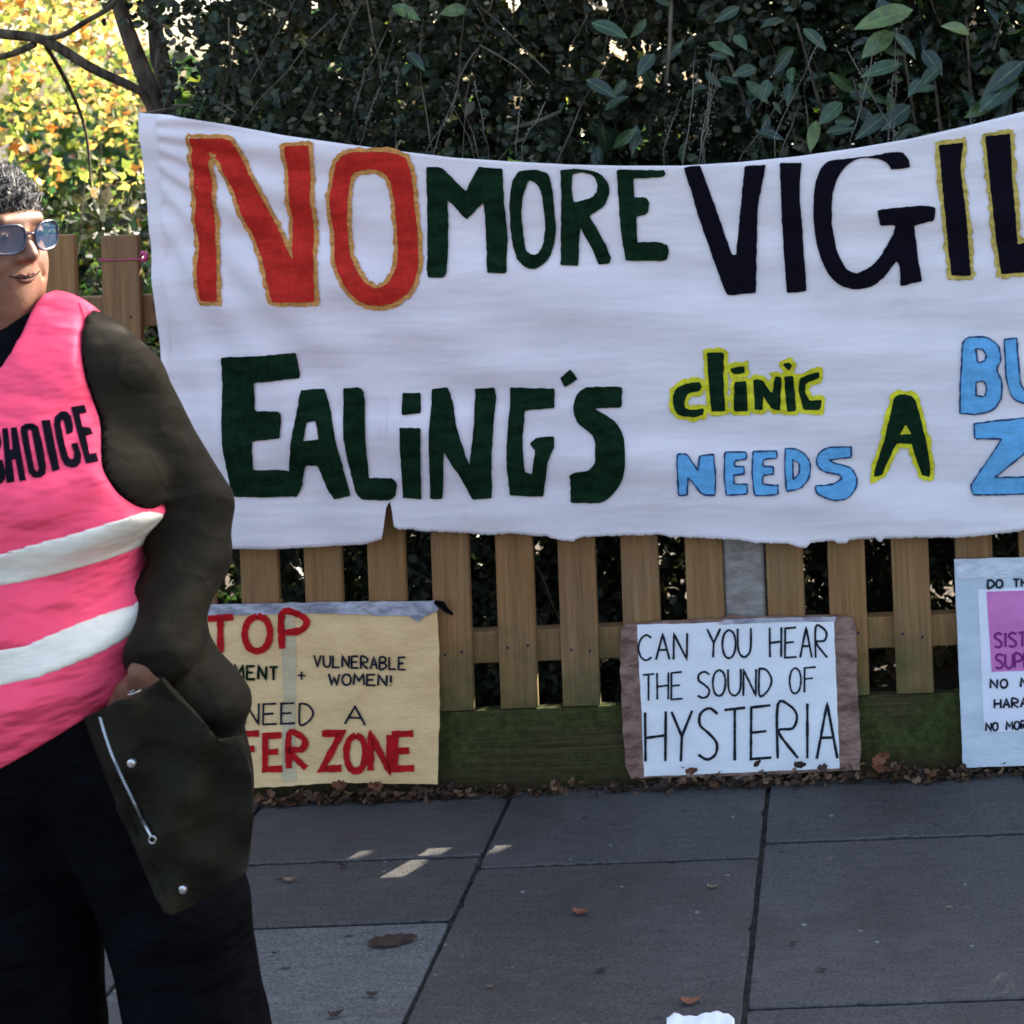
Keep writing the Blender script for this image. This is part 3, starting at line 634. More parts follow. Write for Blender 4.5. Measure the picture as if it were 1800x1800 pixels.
# pink ribbon round the picket by the banner's edge
V, F = [], []
for dv in (-3, 0):
    tube(V, F, [W(173, 458+dv, YF-.003), W(205, 457, YF-.004), W(241, 456+dv/2, YF-.004), W(249, 455, YF-.012), W(262, 452, YF-.03)], .0012, 5)
tube(V, F, [W(247, 452, YF-.02), W(251, 444, YF-.03), W(258, 446, YF-.032), W(256, 455, YF-.03), W(248, 460, YF-.028)], [.003, .006, .004, .006, .003], 6)
rb = link('ribbon', mesh('ribbon', V, F, True), M['ribbon']); tag(rb, 'thin pink ribbon tied round a picket at the banner\'s left edge', 'ribbon')
# ------------------------------------------------------------------ foliage
def leaves(name, C, size, m, parent, shape='oval', nrm=None, tilt=.9, kind='stuff', holes=None, aspect=.5):
    C = np.asarray(C, float); n = len(C)
    if holes is not None: keep = holes(C); C = C[keep]; size = np.asarray(size)[keep] if hasattr(size, '__len__') else size; n = len(C)
    size = np.broadcast_to(size, (n,)).reshape(n, 1)
    d = rng.normal(size=(n, 3)); d /= np.linalg.norm(d, axis=1, keepdims=True)
    nn = rng.normal(size=(n, 3))*tilt + (np.array(nrm) if nrm is not None else np.array([0, -.6, .5]))
    nn -= d*(nn*d).sum(1, keepdims=True); nn /= np.linalg.norm(nn, axis=1, keepdims=True)
    s = np.cross(nn, d)
    if shape == 'oval': prof = [(-.5, 0, 0), (-.2, .36, .06), (.2, .33, .05), (.55, 0, -.05), (.2, -.33, .05), (-.2, -.36, .06)]; faces = [(0, 1, 2, 3), (0, 3, 4, 5)]
    elif shape == 'laurel': prof = [(-.5, 0, 0), (-.25, .2, .06), (.15, .24, .07), (.6, 0, -.08), (.15, -.24, .07), (-.25, -.2, .06)]; faces = [(0, 1, 2, 3), (0, 3, 4, 5)]
    elif shape == 'lobed': prof = [(-.5, 0, 0), (-.15, .5, .06), (.05, .2, .0), (.55, 0, -.06), (.05, -.2, .0), (-.15, -.5, .06)]; faces = [(0, 1, 2, 3), (0, 3, 4, 5)]
    V = np.stack([C+size*(a*d+b*s*(aspect/.5)+c*nn) for a, b, c in prof], 1).reshape(-1, 3)
    k = len(prof); base = np.arange(n)[:, None, None]*k; F = (base+np.array(faces)[None]).reshape(-1, 4)
    o = link(name, npmesh(name, V, F, False), m, parent)
    if kind: o['kind'] = kind
    return o
def uni(n, x, y, z): return np.stack([rng.uniform(*x, n), rng.uniform(*y, n), rng.uniform(*z, n)], 1)
SDn = np.array(SD)
def ray_clear(targets):
    """gaps in the growth through which low sun reaches the place (radius per gap)"""
    def f(C):
        keep = np.ones(len(C), bool)
        for p, r in targets:
            v = C-np.array(p); t_ = v@SDn; dd = np.linalg.norm(v-t_[:, None]*SDn, axis=1); keep &= ~((dd < r) & (t_ > 0))
        return keep
    return f
gaps = []
for u, v, r in ((700, 1528, .06), (735, 1505, .05), (862, 1498, .035), (625, 1502, .035), (815, 1545, .02)):
    q = G(u, v); gaps.append(((q.x, q.y, q.z), r))
gap = ray_clear(gaps)
# -- hedge: ivy and small-leaved growth
hedge = empty('ivy_hedge', (0, 4.3, 0)); tag(hedge, 'dense dark ivy-covered hedge rising behind the picket fence and banner', 'hedge')
HX0, HX1 = -2.05, 2.9
def lumpy(C, f):
    y0 = 4.12+.13*np.sin(2.3*C[:, 0]+1)+.10*np.sin(5.1*C[:, 2]+2*C[:, 0])+.07*np.sin(9*C[:, 0]+4*C[:, 2])
    C = C.copy(); C[:, 1] = y0+C[:, 1]; return C
def top_cut(C):
    h = 2.52+.10*np.sin(3*C[:, 0]+.5)+.06*np.sin(8*C[:, 0]); return C[C[:, 2] < h]
n1 = 90000
C = uni(n1, (HX0, HX1), (0.02, 1), (-.03, 2.7)); C[:, 1] = C[:, 1]**1.2+.06
cc_ = uni(1500, (HX0, HX1), (-.06, .16), (-.03, 2.7)); rr_ = rng.uniform(.03, .075, 1500)
C = np.concatenate([C, (cc_[:, None, :]+rng.normal(size=(1500, 50, 3))*rr_[:, None, None]*np.array([1, .6, 1.3])).reshape(-1, 3)])
C = top_cut(lumpy(C, 1)); C = C[C[:, 1] > YF+.13]
edge = HX0+.16*np.sin(5*C[:, 2])+.10*np.sin(11*C[:, 2]+1)+.0*C[:, 0]; C = C[C[:, 0] > edge+.12]
leaves('foliage', C, rng.uniform(.013, .034, len(C))*np.where(rng.random(len(C)) < .06, 1.6, 1), M['ivy'], hedge, 'oval', holes=gap)
C = uni(13000, (HX0+.2, HX1), (.35, 1.1), (-.03, 2.6)); C = top_cut(lumpy(C, 1))
leaves('foliage', C, rng.uniform(.07, .13, len(C)), M['ivy'], hedge, 'oval', holes=gap)
# fine twiggy stems among the leaves
V, F = [], []
for i in range(420):
    x = random.uniform(HX0+.25, HX1-.1); z = random.uniform(.1, 2.0); y = 4.12+.13*math.sin(2.3*x+1)+.10*math.sin(5.1*z+2*x)+.07*math.sin(9*x+4*z)+random.uniform(-.09, .1)
    a = random.gauss(math.pi/2, .55); L = random.uniform(.12, .5); p = Vector((x, y, z)); pts = [p]; st = L/5
    for k in range(5):
        a += random.uniform(-.22, .22); pts.append(pts[-1]+Vector((math.cos(a)*st, random.uniform(-.02, .02), math.sin(a)*st)))
    if min(q.y for q in pts) < YF+.15 or not gap(np.array([list(q) for q in pts])).all(): continue
    tube(V, F, pts, [random.uniform(.0012, .003)*(1-k*.12) for k in range(6)], 4, False)
o = link('twigs', mesh('twigs', V, F), M['twig'], hedge); o['kind'] = 'stuff'
V, F = [], []
for i in range(14):
    x = -2.0+i*.34+random.uniform(-.1, .1); y = 4.55+random.uniform(-.15, .2); pts = [Vector((x, y, -.06))]
    for k in range(7): pts.append(pts[-1]+Vector((random.uniform(-.08, .08), random.uniform(-.05, .05), .31)))
    if gap(np.array([list(a.lerp(b, q/8)) for a, b in zip(pts, pts[1:]) for q in range(8)])).all(): tube(V, F, pts, [.03-.003*k for k in range(8)], 7)
link('stems', mesh('stems', V, F, True), M['bark'], hedge)
# the few pale branches that show
def branch(pts, r0, r1, m, parent, name='branch', n=7):
    V, F = [], []; k = len(pts); P = [Vector(p) for p in pts]; sm_ = []
    for i in range(k-1):
        a = P[max(i-1, 0)]; b = P[i]; c = P[i+1]; d = P[min(i+2, k-1)]
        for j in range(5):
            t_ = j/5; sm_.append(.5*((2*b)+(c-a)*t_+(2*a-5*b+4*c-d)*t_*t_+(-a+3*b-3*c+d)*t_**3))
    sm_.append(P[-1]); q = len(sm_); tube(V, F, sm_, [r0+(r1-r0)*i/(q-1) for i in range(q)], n)
    return link(name, mesh(name, V, F, True), m, parent)
YH = 4.0
branch([W(843, 79, YH), W(880, 100, YH-.02), W(912, 122, YH-.02), W(940, 152, YH)], .003, .002, M['twig'], hedge)
branch([W(840, 85, YH+.02), W(825, 105, YH), W(806, 140, YH), W(795, 165, YH+.03)], .003, .002, M['twig'], hedge)
branch([W(890, 232, YH), W(915, 222, YH-.02), W(948, 212, YH), W(985, 196, YH+.05)], .0065, .005, M['twig'], hedge)
branch([W(402, 30, YH), W(404, 90, YH), W(410, 150, YH), W(416, 205, YH)], .0022, .002, M['twig'], hedge)
branch([W(645, 0, YH), W(655, 60, YH), W(668, 110, YH), W(672, 150, YH)], .0022, .002, M['twig'], hedge)
branch([W(1180, -40, YH+.1), W(1178, 60, YH+.06), W(1170, 150, YH+.04)], .006, .005, M['twig'], hedge)
# -- laurel bush: individual big leaves hanging at the upper right
laurel = empty('laurel_bush', (.55, 4.15, 0)); tag(laurel, 'laurel bush with large glossy green and bluish leaves above the banner\'s right half', 'bush')
def big_leaf_mesh(kind):
    V, F = [], []; nx = 7; 
    for i in range(nx+1):
        t_ = i/nx; wd = math.sin(math.pi*t_**.85)**.8*(.19 if kind == 0 else .25); z = -.18*t_*t_
        if i in (0, nx): wd = .004
        V += [(-wd, t_, z+wd*.35), (0, t_, z), (wd, t_, z+wd*.35)]
    for i in range(nx):
        a = i*3; F += [(a, a+1, a+4, a+3), (a+1, a+2, a+5, a+4)]
    return V, F
lm = []
for k in range(2):
    V, F = big_leaf_mesh(k); me = mesh('leaf', V, F, True); me.materials.append(M['laurel']); lm.append(me)
m_, t_, p_ = mat('laurel single leaf', rough=.42, spec=.5)
oi = t_.nodes.new('ShaderNodeObjectInfo'); c_ = ramp(t_, oi.outputs['Random'], [(0, (.010, .024, .010)), (.5, (.018, .040, .016)), (.8, (.035, .075, .02)), (1, (.11, .15, .03))])
xa_ = t_.nodes.new('ShaderNodeMath'); xa_.operation = 'ABSOLUTE'; t_.links.new(sepz(t_, coords(t_), 0), xa_.inputs[0])
c_ = mix(t_, mapr(t_, xa_.outputs[0], .006, .016, .6, 0), c_, (.14, .22, .07)); c_ = mix(t_, .6, c_, ramp(t_, noise(t_, world_coords(t_), 45, 5), [(.39, (.25, .25, .25)), (.61, (.7, .7, .7))]), 'OVERLAY')
t_.links.new(c_, p_.inputs['Base Color']); bump(t_, p_, noise(t_, world_coords(t_), 60, 3), .5, .004)
for me in lm: me.materials.clear(); me.materials.append(m_)
def place_leaf(base, tip, up, k=0):
    d = (tip-base); L = d.length; y = d.normalized(); z = up-y*up.dot(y); z.normalize(); x = y.cross(z)
    o = bpy.data.objects.new('leaf', lm[k]); COL.objects.link(o); o.parent = laurel
    mt = Matrix(((x.x*L, y.x*L, z.x*L, base.x), (x.y*L, y.y*L, z.y*L, base.y), (x.z*L, y.z*L, z.z*L, base.z), (0, 0, 0, 1)))
    o.matrix_parent_inverse = Matrix.Translation(-laurel.location); o.matrix_basis = mt
    return o
YL = 3.98
trace = [((1605, 17), (1504, 42)), ((1570, 56), (1516, 96)), ((1570, 58), (1612, 96)), ((1622, 88), (1656, 128)), ((1585, 112), (1515, 128)), ((1652, 118), (1618, 148)), ((1412, 50), (1452, 82)),
         ((1380, 36), (1338, 42)), ((1300, 12), (1258, 36)), ((1290, 62), (1312, 82)), ((1388, 92), (1362, 128)), ((1392, 118), (1390, 142)), ((1388, 145), (1384, 180)), ((1350, 140), (1342, 175)),
         ((1800, 108), (1730, 160)), ((1790, 135), (1720, 190)), ((1755, 170), (1700, 205)), ((1600, 185), (1550, 225)), ((1560, 200), (1505, 240)), ((1620, 140), (1598, 165)), ((1245, 75), (1290, 92)),
         ((1330, 120), (1290, 130)), ((690, 10), (735, 30)), ((820, 15), (775, 22)), ((715, 92), (745, 118)), ((720, 112), (708, 128)), ((1040, 40), (1100, 60)), ((1150, 95), (1120, 130)), ((1030, 140), (1080, 165)), ((1480, 180), (1440, 215)), ((1330, 232), (1375, 240)), ((1705, 60), (1660, 40)), ((1500, 160), (1460, 130))]
for i, (a, b) in enumerate(trace):
    y = YL-.03+random.uniform(-.05, .05); base = W(*a, y+.03); tip = W(*b, y-.01)
    place_leaf(base, tip, Vector((random.uniform(-.5, .5), -1, random.uniform(.1, .9))), i % 2)
for i in range(75):
    u = random.uniform(1040, 1950); v = random.uniform(-120, 260); y = random.uniform(4.0, 4.2); base = W(u, v, y)
    a = random.gauss(-math.pi/2, 1.1); L = random.uniform(.04, .085); tip = base+Vector((math.cos(a)*L, random.uniform(-.05, .02), math.sin(a)*L))
    place_leaf(base, tip, Vector((random.uniform(-.7, .7), -1, random.uniform(-.2, 1))), i % 2)
V, F = [], []
for (u, v) in ((1260, 60), (1400, 40), (1585, 60), (1640, 110), (1780, 100), (1500, 140), (1700, 30)):
    p = W(u, v, 4.05); tube(V, F, [Vector((p.x*.6+.3, 4.5, .6)), Vector((p.x*.8+.1, 4.35, 1.3)), p+Vector((0, .03, 0))], [.012, .008, .003], 6)
link('stems', mesh('stems', V, F, True), M['bark'], laurel)
C = uni(15000, (-.4, 2.8), (-.03, .6), (1.1, 2.5)); C = top_cut(lumpy(C, 1))
leaves('foliage', C, rng.uniform(.035, .085, len(C)), M['laurel'], laurel, 'laurel', holes=gap)
# seed-laden weed stalks in front of the hedge
V, F = [], []
for i in range(22):
    u = random.choice([random.uniform(1130, 1380), random.uniform(1480, 1780), random.uniform(560, 1000)]); y = random.uniform(3.9, 4.02); p0 = W(u, random.uniform(240, 320), y); L = random.uniform(.12, .32); a = random.gauss(1.3, .3)
    pts = [p0+Vector((math.cos(a)*L*k/6+random.uniform(-.004, .004), 0, math.sin(a)*L*k/6)) for k in range(7)]
    pts = [Vector((p0.x, y+.05, .9))]+pts
    tube(V, F, pts, .0011, 4, False)
    for k in range(1, 8):
        for q in range(5):
            c = pts[k]+Vector((random.gauss(0, .009), random.gauss(0, .009), random.gauss(0, .02))); r = random.uniform(.0012, .003); b = len(V)
            V += [c+Vector((r, 0, 0)), c+Vector((-r, 0, 0)), c+Vector((0, r, 0)), c+Vector((0, -r, 0)), c+Vector((0, 0, r)), c+Vector((0, 0, -r))]
            for f in ((0, 2, 4), (2, 1, 4), (1, 3, 4), (3, 0, 4), (2, 0, 5), (1, 2, 5), (3, 1, 5), (0, 3, 5)): F.append(tuple(b+x for x in f))
wd = link('weed_stalks', mesh('weed_stalks', V, F), card_mat('seed heads', (.08, .07, .05), (.22, .20, .16), .8, .1)); tag(wd, 'thin pale seed stalks standing between banner and hedge', 'weeds', kind='stuff')
# -- autumn tree at the left
tree = empty('autumn_tree', W(330, 1290, 5.0)); tag(tree, 'slim autumn tree with yellow and orange backlit leaves at the upper left', 'tree')
YT = 4.2
branch([Vector((W(330, 1290, YT).x, YT, -.05)), W(318, 700, YT), W(300, 330, YT), W(272, 185, YT), W(245, 110, YT), W(226, 60, YT), W(208, 0, YT), W(190, -120, YT), W(160, -400, YT)], .030, .016, M['bark'], tree, 'trunk', 12)
branch([W(288, 230, YT), W(255, 172, YT-.03), W(237, 155, YT-.05), W(162, 120, YT-.08), W(75, 70, YT-.1), W(-20, 55, YT-.1), W(-160, 10, YT-.05)], .011, .015, M['bark'], tree, 'branch', 10)
branch([W(70, 70, YT-.1), W(110, 62, YT-.1), W(150, 38, YT-.1), W(200, 5, YT-.05), W(230, -60, YT)], .008, .007, M['bark'], tree)
branch([W(60, 78, YT-.1), W(10, 98, YT-.05), W(-60, 110, YT)], .010, .008, M['bark'], tree)
branch([W(290, 260, YT), W(292, 150, YT+.05), W(276, 60, YT+.1), W(262, 0, YT+.15), W(240, -150, YT+.2)], .024, .014, M['bark'], tree)
branch([W(75, 70, YT), W(120, 150, YT+.2), W(150, 230, YT+.3), W(160, 330, YT+.3)], .007, .003, M['bark'], tree)
# clumps of leaves, sparse enough for sky to show
cl_ = []
for i in range(250):
    u = random.uniform(-420, 262); v = random.uniform(-420, 360); y = random.uniform(5.0, 7.6)
    if 232 < u < 290 and -20 < v < 100: continue
    if v > 230 and random.random() < .55: continue
    c = W(u, v, y); r = random.uniform(.06, .18); n = int(75*(r/.15)**2)
    cl_.append(rng.normal(size=(n, 3))*np.array([r, r, r*.6])+np.array(c))
C = np.concatenate(cl_)
def pxu(C):
    X = C[:, 0]/C[:, 1]*FOC; Dn = (HC-C[:, 2])/C[:, 1]*FOC; return U0+X*cT+Dn*sT, V0-X*sT+Dn*cT
C = C[(C[:, 0] < -.452*C[:, 1])]
lf = leaves('foliage', C, rng.uniform(.018, .045, len(C)), M['autumn'], tree, 'lobed', nrm=(.1, -.5, .3), tilt=1.2, aspect=.6)
# -- green shrub filling below the autumn leaves
sh = empty('bramble_shrub', (-2.6, 4.9, 0)); tag(sh, 'leafy green shrub behind the left end of the fence, flecked with sunlit leaves', 'shrub')
C = uni(26000, (-4.2, -1.95), (4.35, 5.3), (-.02, 1.55)); h = 1.32+.16*np.sin(4*C[:, 0]+1)+.12*np.sin(9*C[:, 0])+.15*(C[:, 0]+2.6); C = C[C[:, 2] < h]
leaves('foliage', C, rng.uniform(.014, .038, len(C)), M['midgreen'], sh, 'oval')
C = uni(9000, (-4.2, -2.0), (4.9, 5.5), (0, 1.4)); leaves('foliage', C, rng.uniform(.035, .06, len(C)), M['ivy'], sh, 'oval')
V, F = [], []
for i in range(60):
    p = Vector((random.uniform(-4, -2), random.uniform(4.4, 5.2), 0)); tube(V, F, [p, p+Vector((random.uniform(-.1, .1), 0, .6)), p+Vector((random.uniform(-.3, .3), random.uniform(-.2, .2), random.uniform(1.1, 1.6)))], [.006, .004, .002], 5)
link('stems', mesh('stems', V, F), M['bark'], sh)
# far trees beyond
far = empty('distant_hedgerow', (-7, 14, 0)); tag(far, 'row of far trees in mixed greens seen through gaps at the upper left', 'trees', kind='stuff')
C = uni(26000, (-16, 3), (13, 15), (0, 3.2)); h = 1.9+.5*np.sin(.9*C[:, 0])+.3*np.sin(2.7*C[:, 0]+1); C = C[C[:, 2] < h]
o = leaves('distant_foliage', C, rng.uniform(.1, .24, len(C)), M['midgreen'], far, 'oval')
# ------------------------------------------------------------------ litter
def curl_leaf(name, p, L, rot, curl, seed, m=None, parent=None, wfac=.4):
    r = random.Random(seed); V, F = [], []; nx = 8; outline = [.02, .7, .55, 1, .75, .95, .5, .55, .02]
    ca, sa = math.cos(rot), math.sin(rot)
    for i in range(nx+1):
        t_ = i/nx-.5; wd = outline[i]*L*wfac*(1+r.uniform(-.15, .15)); zz = curl*L*(4*t_*t_)+.002
        for s in (-1, -.5, 0, .5, 1):
            x = t_*L; y = s*wd; z = zz+abs(s)**1.5*wd*curl*1.2+r.uniform(0, .001)
            V.append((p.x+x*ca-y*sa, p.y+x*sa+y*ca, p.z+z))
    for i in range(nx):
        for j in range(4): a = i*5+j; F.append((a, a+5, a+6, a+1))
    o = link(name, mesh(name, V, F, True), m or M['dry'], parent); return o
brown = [card_mat('brown leaf %d' % i, a, b, .65, .4, 40) for i, (a, b) in enumerate((((.022, .012, .009), (.055, .028, .018)), ((.13, .04, .02), (.22, .085, .04)), ((.14, .09, .05), (.24, .17, .10))))]
items = [(1021, 1608, .05, .1, 1, 'small reddish curled leaf on the slab in front of the banner\'s middle'), (1215, 1765, .055, .3, 1, 'red-brown leaf on the pavement above the white paper scrap'),
         (690, 1656, .10, .02, 0, 'dark flat leaf lying on the paler paving slab'), (655, 1752, .035, .4, 0, 'little dark leaf near the bottom edge of the pale slab'), (590, 1787, .04, .5, 0, 'dark curled leaf at the very bottom beside the trousers'),
         (483, 1679, .02, .3, 0, 'tiny dark leaf on the pale slab close to the trousers'), (604, 1524, .035, .1, 0, 'dark leaf below the small faint sun streak'), (510, 1550, .04, .2, 2, 'faint greyish leaf beside the coat hem'),
         (1253, 1562, .035, .1, 2, 'greyish pink leaf left of the long joint under the handwritten sign'), (1445, 1708, .025, .1, 0, 'dark slim leaf on the right-hand slab'), (1393, 1661, .02, .1, 0, 'dark fleck of leaf on the upper right slab'),
         (1669, 1598, .018, .2, 2, 'pale leaf fragment on the right-hand slab'), (1056, 1709, .03, .5, 0, 'small dark leaf with pale edge on the middle slab'), (862, 1738, .018, .1, 2, 'pale round fragment by the diagonal joint')]
for i, (u, v, L, cu, k, lb) in enumerate(items):
    o = curl_leaf('fallen_leaf', G(u, v)+Vector((0, 0, .001)), L*(.95 if L > .09 else .72), random.uniform(-.3, .3), .25 if cu > .05 else .03, i, brown[k], wfac=.28); tag(o, lb, 'leaf', 'leaves fallen on the pavement')
# leaf litter gathered at the fence foot
V = []; F = []
def add_small(p, L, m_=None):
    d = Vector((random.gauss(0, 1), random.gauss(0, .7), random.gauss(0, .35))).normalized(); nn = Vector((random.gauss(0, .5), random.gauss(-.2, .5), 1)); nn = (nn-d*nn.dot(d)).normalized(); s = nn.cross(d); b = len(V); cu = random.uniform(.1, .35)
    wj = random.uniform(.2, .42)
    for a, w_, c in ((-.5, 0, cu*.5), (-.25, wj, cu*.3), (.0, wj*.6, 0), (.15, wj, cu*.3), (.5, 0, cu*.6), (.15, -wj, cu*.3), (0, -wj*.6, 0), (-.25, -wj, cu*.3)): V.append(p+d*a*L+s*w_*L+nn*c*L)
    F.extend([(b, b+1, b+2, b+6, b+7), (b+2, b+3, b+4, b+5, b+6)])
for i in range(520):
    x = random.uniform(-2.4, 1.3); dens = .5+.5*math.sin(7*x+1)*math.sin(2.3*x); 
    y = YF-.012-abs(random.gauss(0, .012+.018*dens)); L = random.uniform(.008, .03); add_small(Vector((x, y, .004+random.uniform(0, .012)*(1+dens))), L)
for (u, v, n, sx, hh) in ((560, 1380, 40, .12, .02), (640, 1384, 40, .10, .02), (735, 1372, 10, .03, .015), (1215, 1360, 26, .045, .02), (1340, 1352, 14, .04, .02), (1410, 1352, 14, .03, .02), (1560, 1345, 60, .07, .035), (1640, 1338, 30, .06, .02), (900, 1366, 40, .10, .015)):
    c = G(u, v)
    for i in range(n): add_small(Vector((c.x+random.gauss(0, sx), YF-.046-abs(random.gauss(0, .007)), .004+abs(random.gauss(0, hh*.7)))), random.uniform(.010, .030))
for i in range(420):
    x = random.choice([random.uniform(-1.45, -.94), random.uniform(-.62, -.02), random.uniform(.2, .75)]); add_small(Vector((x, YF-.040-abs(random.gauss(0, .008)), .003+abs(random.gauss(0, .011)))), random.uniform(.008, .022))
lt = link('leaf_litter', mesh('leaf_litter', V, F), M['dry']); tag(lt, 'brown leaf litter gathered along the foot of the fence', 'leaf litter', kind='stuff')
# crumbs of earth
V, F = [], []
for i in range(3200):
    x = random.uniform(-2.4, 1.3); y = YF-.008-abs(random.gauss(0, .016)); r = random.uniform(.001, .0045); c = Vector((x, y, r*.4)); b = len(V)
    V += [c+Vector((r, 0, 0)), c+Vector((-r, 0, 0)), c+Vector((0, r, 0)), c+Vector((0, -r, 0)), c+Vector((0, 0, r*.8)), c+Vector((0, 0, -r))]
    for f in ((0, 2, 4), (2, 1, 4), (1, 3, 4), (3, 0, 4), (2, 0, 5), (1, 2, 5), (3, 1, 5), (0, 3, 5)): F.append(tuple(b+x_ for x_ in f))
tag(link('earth_crumbs', mesh('earth_crumbs', V, F), M['soil']), 'crumbs of dark earth along the joint between fence and pavement', 'earth', kind='stuff')
# bigger leaves propped against the signs
for i, (u, v, L, rz, k, lb) in enumerate(((1330, 1343, .035, .9, 0, 'brown leaf leaning on the handwritten paper under the letter E'), (1405, 1345, .05, .2, 0, 'dark leaf leaning on the handwritten paper under the letters I and A'), (1215, 1356, .05, .4, 1, 'rusty leaf against the lower left of the handwritten paper'),
        (1548, 1335, .075, .5, 2, 'tan curled leaf right of the brown taped board'), (1545, 1350, .06, 2.6, 1, 'red-brown leaf lying right of the brown taped board'), (600, 1380, .06, .1, 1, 'reddish leaf under the BUFFER lettering'), (665, 1382, .06, -.1, 2, 'pinkish brown leaf under the ZONE lettering'))):
    c = WP(u, v, 3.625, 0); c.z = max(.012, c.z); o = curl_leaf('fallen_leaf', Vector((0, 0, 0)), L*.62, rz, .6, 50+i, brown[min(k, 1)], wfac=.3); o.location = c; o.rotation_euler = (1.05, random.uniform(-.3, .3), 0); tag(o, lb, 'leaf', 'leaves fallen at the fence foot')
# paper and plastic scraps
def scrap(name, loops, z0, m, lb, cat, amp=.01):
    w_ = [G(*p) for p in loops]; bm = cut_poly([[(p.x, p.y) for p in w_]], .008)
    for v in bm.verts:
        x, y = v.co.x, v.co.z; v.co = Vector((x, y, z0+amp*(.5+.5*math.sin(90*x+40*y)*math.sin(120*y+1)+.3*math.sin(260*x))))
    bmesh.ops.recalc_face_normals(bm, faces=bm.faces); o = link(name, bm_mesh(name, bm, True), m); s_ = o.modifiers.new('t', 'SOLIDIFY'); s_.thickness = .001; tag(o, lb, cat); return o
scrap('paper_scrap', [(1172, 1795), (1185, 1789), (1205, 1792), (1232, 1788), (1262, 1786), (1280, 1787), (1291, 1797), (1294, 1840), (1170, 1850)], .004, M['paper'], 'crumpled white paper at the bottom edge beside the pavement joint', 'paper', .005)
scrap('plastic_scrap', [(1290, 1366), (1315, 1360), (1380, 1358), (1450, 1353), (1456, 1358), (1420, 1364), (1360, 1367), (1300, 1374)], .006, M['plastic'], 'flattened clear plastic strip at the foot of the handwritten sign', 'plastic', .005)
scrap('paper_scrap', [(1252, 1366), (1262, 1362), (1275, 1364), (1274, 1371), (1256, 1371)], .004, M['paper'], 'small white scrap under the letter S of the handwritten sign', 'paper', .004)
scrap('paper_scrap', [(1593, 1350), (1606, 1346), (1622, 1348), (1620, 1354), (1600, 1355)], .004, M['paper'], 'small white scrap between the handwritten sign and the pink printed board', 'paper', .004)
# ------------------------------------------------------------------ the person
YP = 2.33; K = FOC/YP
def PX(u, v, dy=0): return np.array(W(u, v, YP+dy))
def r_(px): return px/K
def smin(a, b, k): h = np.clip(.5+.5*(b-a)/k, 0, 1); return b*(1-h)+a*h-k*h*(1-h)
def smax(a, b, k): return -smin(-a, -b, k)
def sph(P, c, r): return np.sqrt(((P-c)**2).sum(-1))-r
def ell(P, c, r, R=None):
    q = P-c
    if R is not None: q = q@R
    r = np.asarray(r); k0 = np.sqrt(((q/r)**2).sum(-1)); k1 = np.sqrt(((q/(r*r))**2).sum(-1)); return k0*(k0-1)/np.maximum(k1, 1e-6)
def cap(P, a, b, ra, rb):
    a = np.asarray(a); b = np.asarray(b); d = b-a; t_ = np.clip(((P-a)@d)/(d@d), 0, 1); return np.sqrt(((P-a-t_[..., None]*d)**2).sum(-1))-(ra+(rb-ra)*t_)
def surfnet(f, xs, ys, zs):
    X, Y, Zz = np.meshgrid(xs, ys, zs, indexing='ij'); P = np.stack([X, Y, Zz], -1).astype(np.float32); D = f(P).astype(np.float32)
    s = D < 0; nx, ny, nz = D.shape
    acc = np.zeros((nx-1, ny-1, nz-1, 3), np.float32); cnt = np.zeros((nx-1, ny-1, nz-1), np.float32)
    cr = [(0, 0, 0), (1, 0, 0), (0, 1, 0), (1, 1, 0), (0, 0, 1), (1, 0, 1), (0, 1, 1), (1, 1, 1)]
    def sub(A, o): return A[o[0]:nx-1+o[0], o[1]:ny-1+o[1], o[2]:nz-1+o[2]]
    for i in range(8):
        for j in range(i+1, 8):
            if sum(abs(a-b) for a, b in zip(cr[i], cr[j])) != 1: continue
            da, db = sub(D, cr[i]), sub(D, cr[j]); x = (da < 0) != (db < 0)
            if not x.any(): continue
            ii = np.nonzero(x); t_ = da[ii]/(da[ii]-db[ii]); pa = sub(P, cr[i])[ii]; pb = sub(P, cr[j])[ii]
            acc[ii] += pa+(pb-pa)*t_[:, None]; cnt[ii] += 1
    act = cnt > 0; idx = -np.ones(cnt.shape, np.int64); idx[act] = np.arange(act.sum()); V = acc[act]/cnt[act][:, None]; F = []
    for ax in range(3):
        o = [0, 0, 0]; o[ax] = 1
        lo = [slice(1, n-1) for n in (nx, ny, nz)]; lo[ax] = slice(0, (nx, ny, nz)[ax]-1); hi = list(lo); hi[ax] = slice(1, (nx, ny, nz)[ax])
        a = s[tuple(lo)]; b = s[tuple(hi)]; ii = np.nonzero(a != b); flip = a[ii]
        base = np.array(ii).T + np.array([0 if k == ax else 1 for k in range(3)])
        u, v = [(1, 2), (2, 0), (0, 1)][ax]; eu = np.zeros(3, int); eu[u] = 1; ev = np.zeros(3, int); ev[v] = 1
        g = lambda q: idx[q[:, 0], q[:, 1], q[:, 2]]
        q = np.stack([g(base-eu-ev), g(base-ev), g(base), g(base-eu)], 1); q[~flip] = q[~flip][:, ::-1]; F.append(q)
    F = np.concatenate(F); F = F[(F >= 0).all(1)]; return V, F
def sdf_obj(name, f, lo, hi, st, m, parent, zs=None, smooth_it=2):
    xs = np.arange(lo[0], hi[0], st); ys = np.arange(lo[1], hi[1], st); zs = np.arange(lo[2], hi[2], st) if zs is None else zs
    V, F = surfnet(f, xs, ys, zs); o = link(name, npmesh(name, V, F, True), m, parent)
    if smooth_it: s_ = o.modifiers.new('smooth', 'SMOOTH'); s_.factor = .5; s_.iterations = smooth_it
    return o
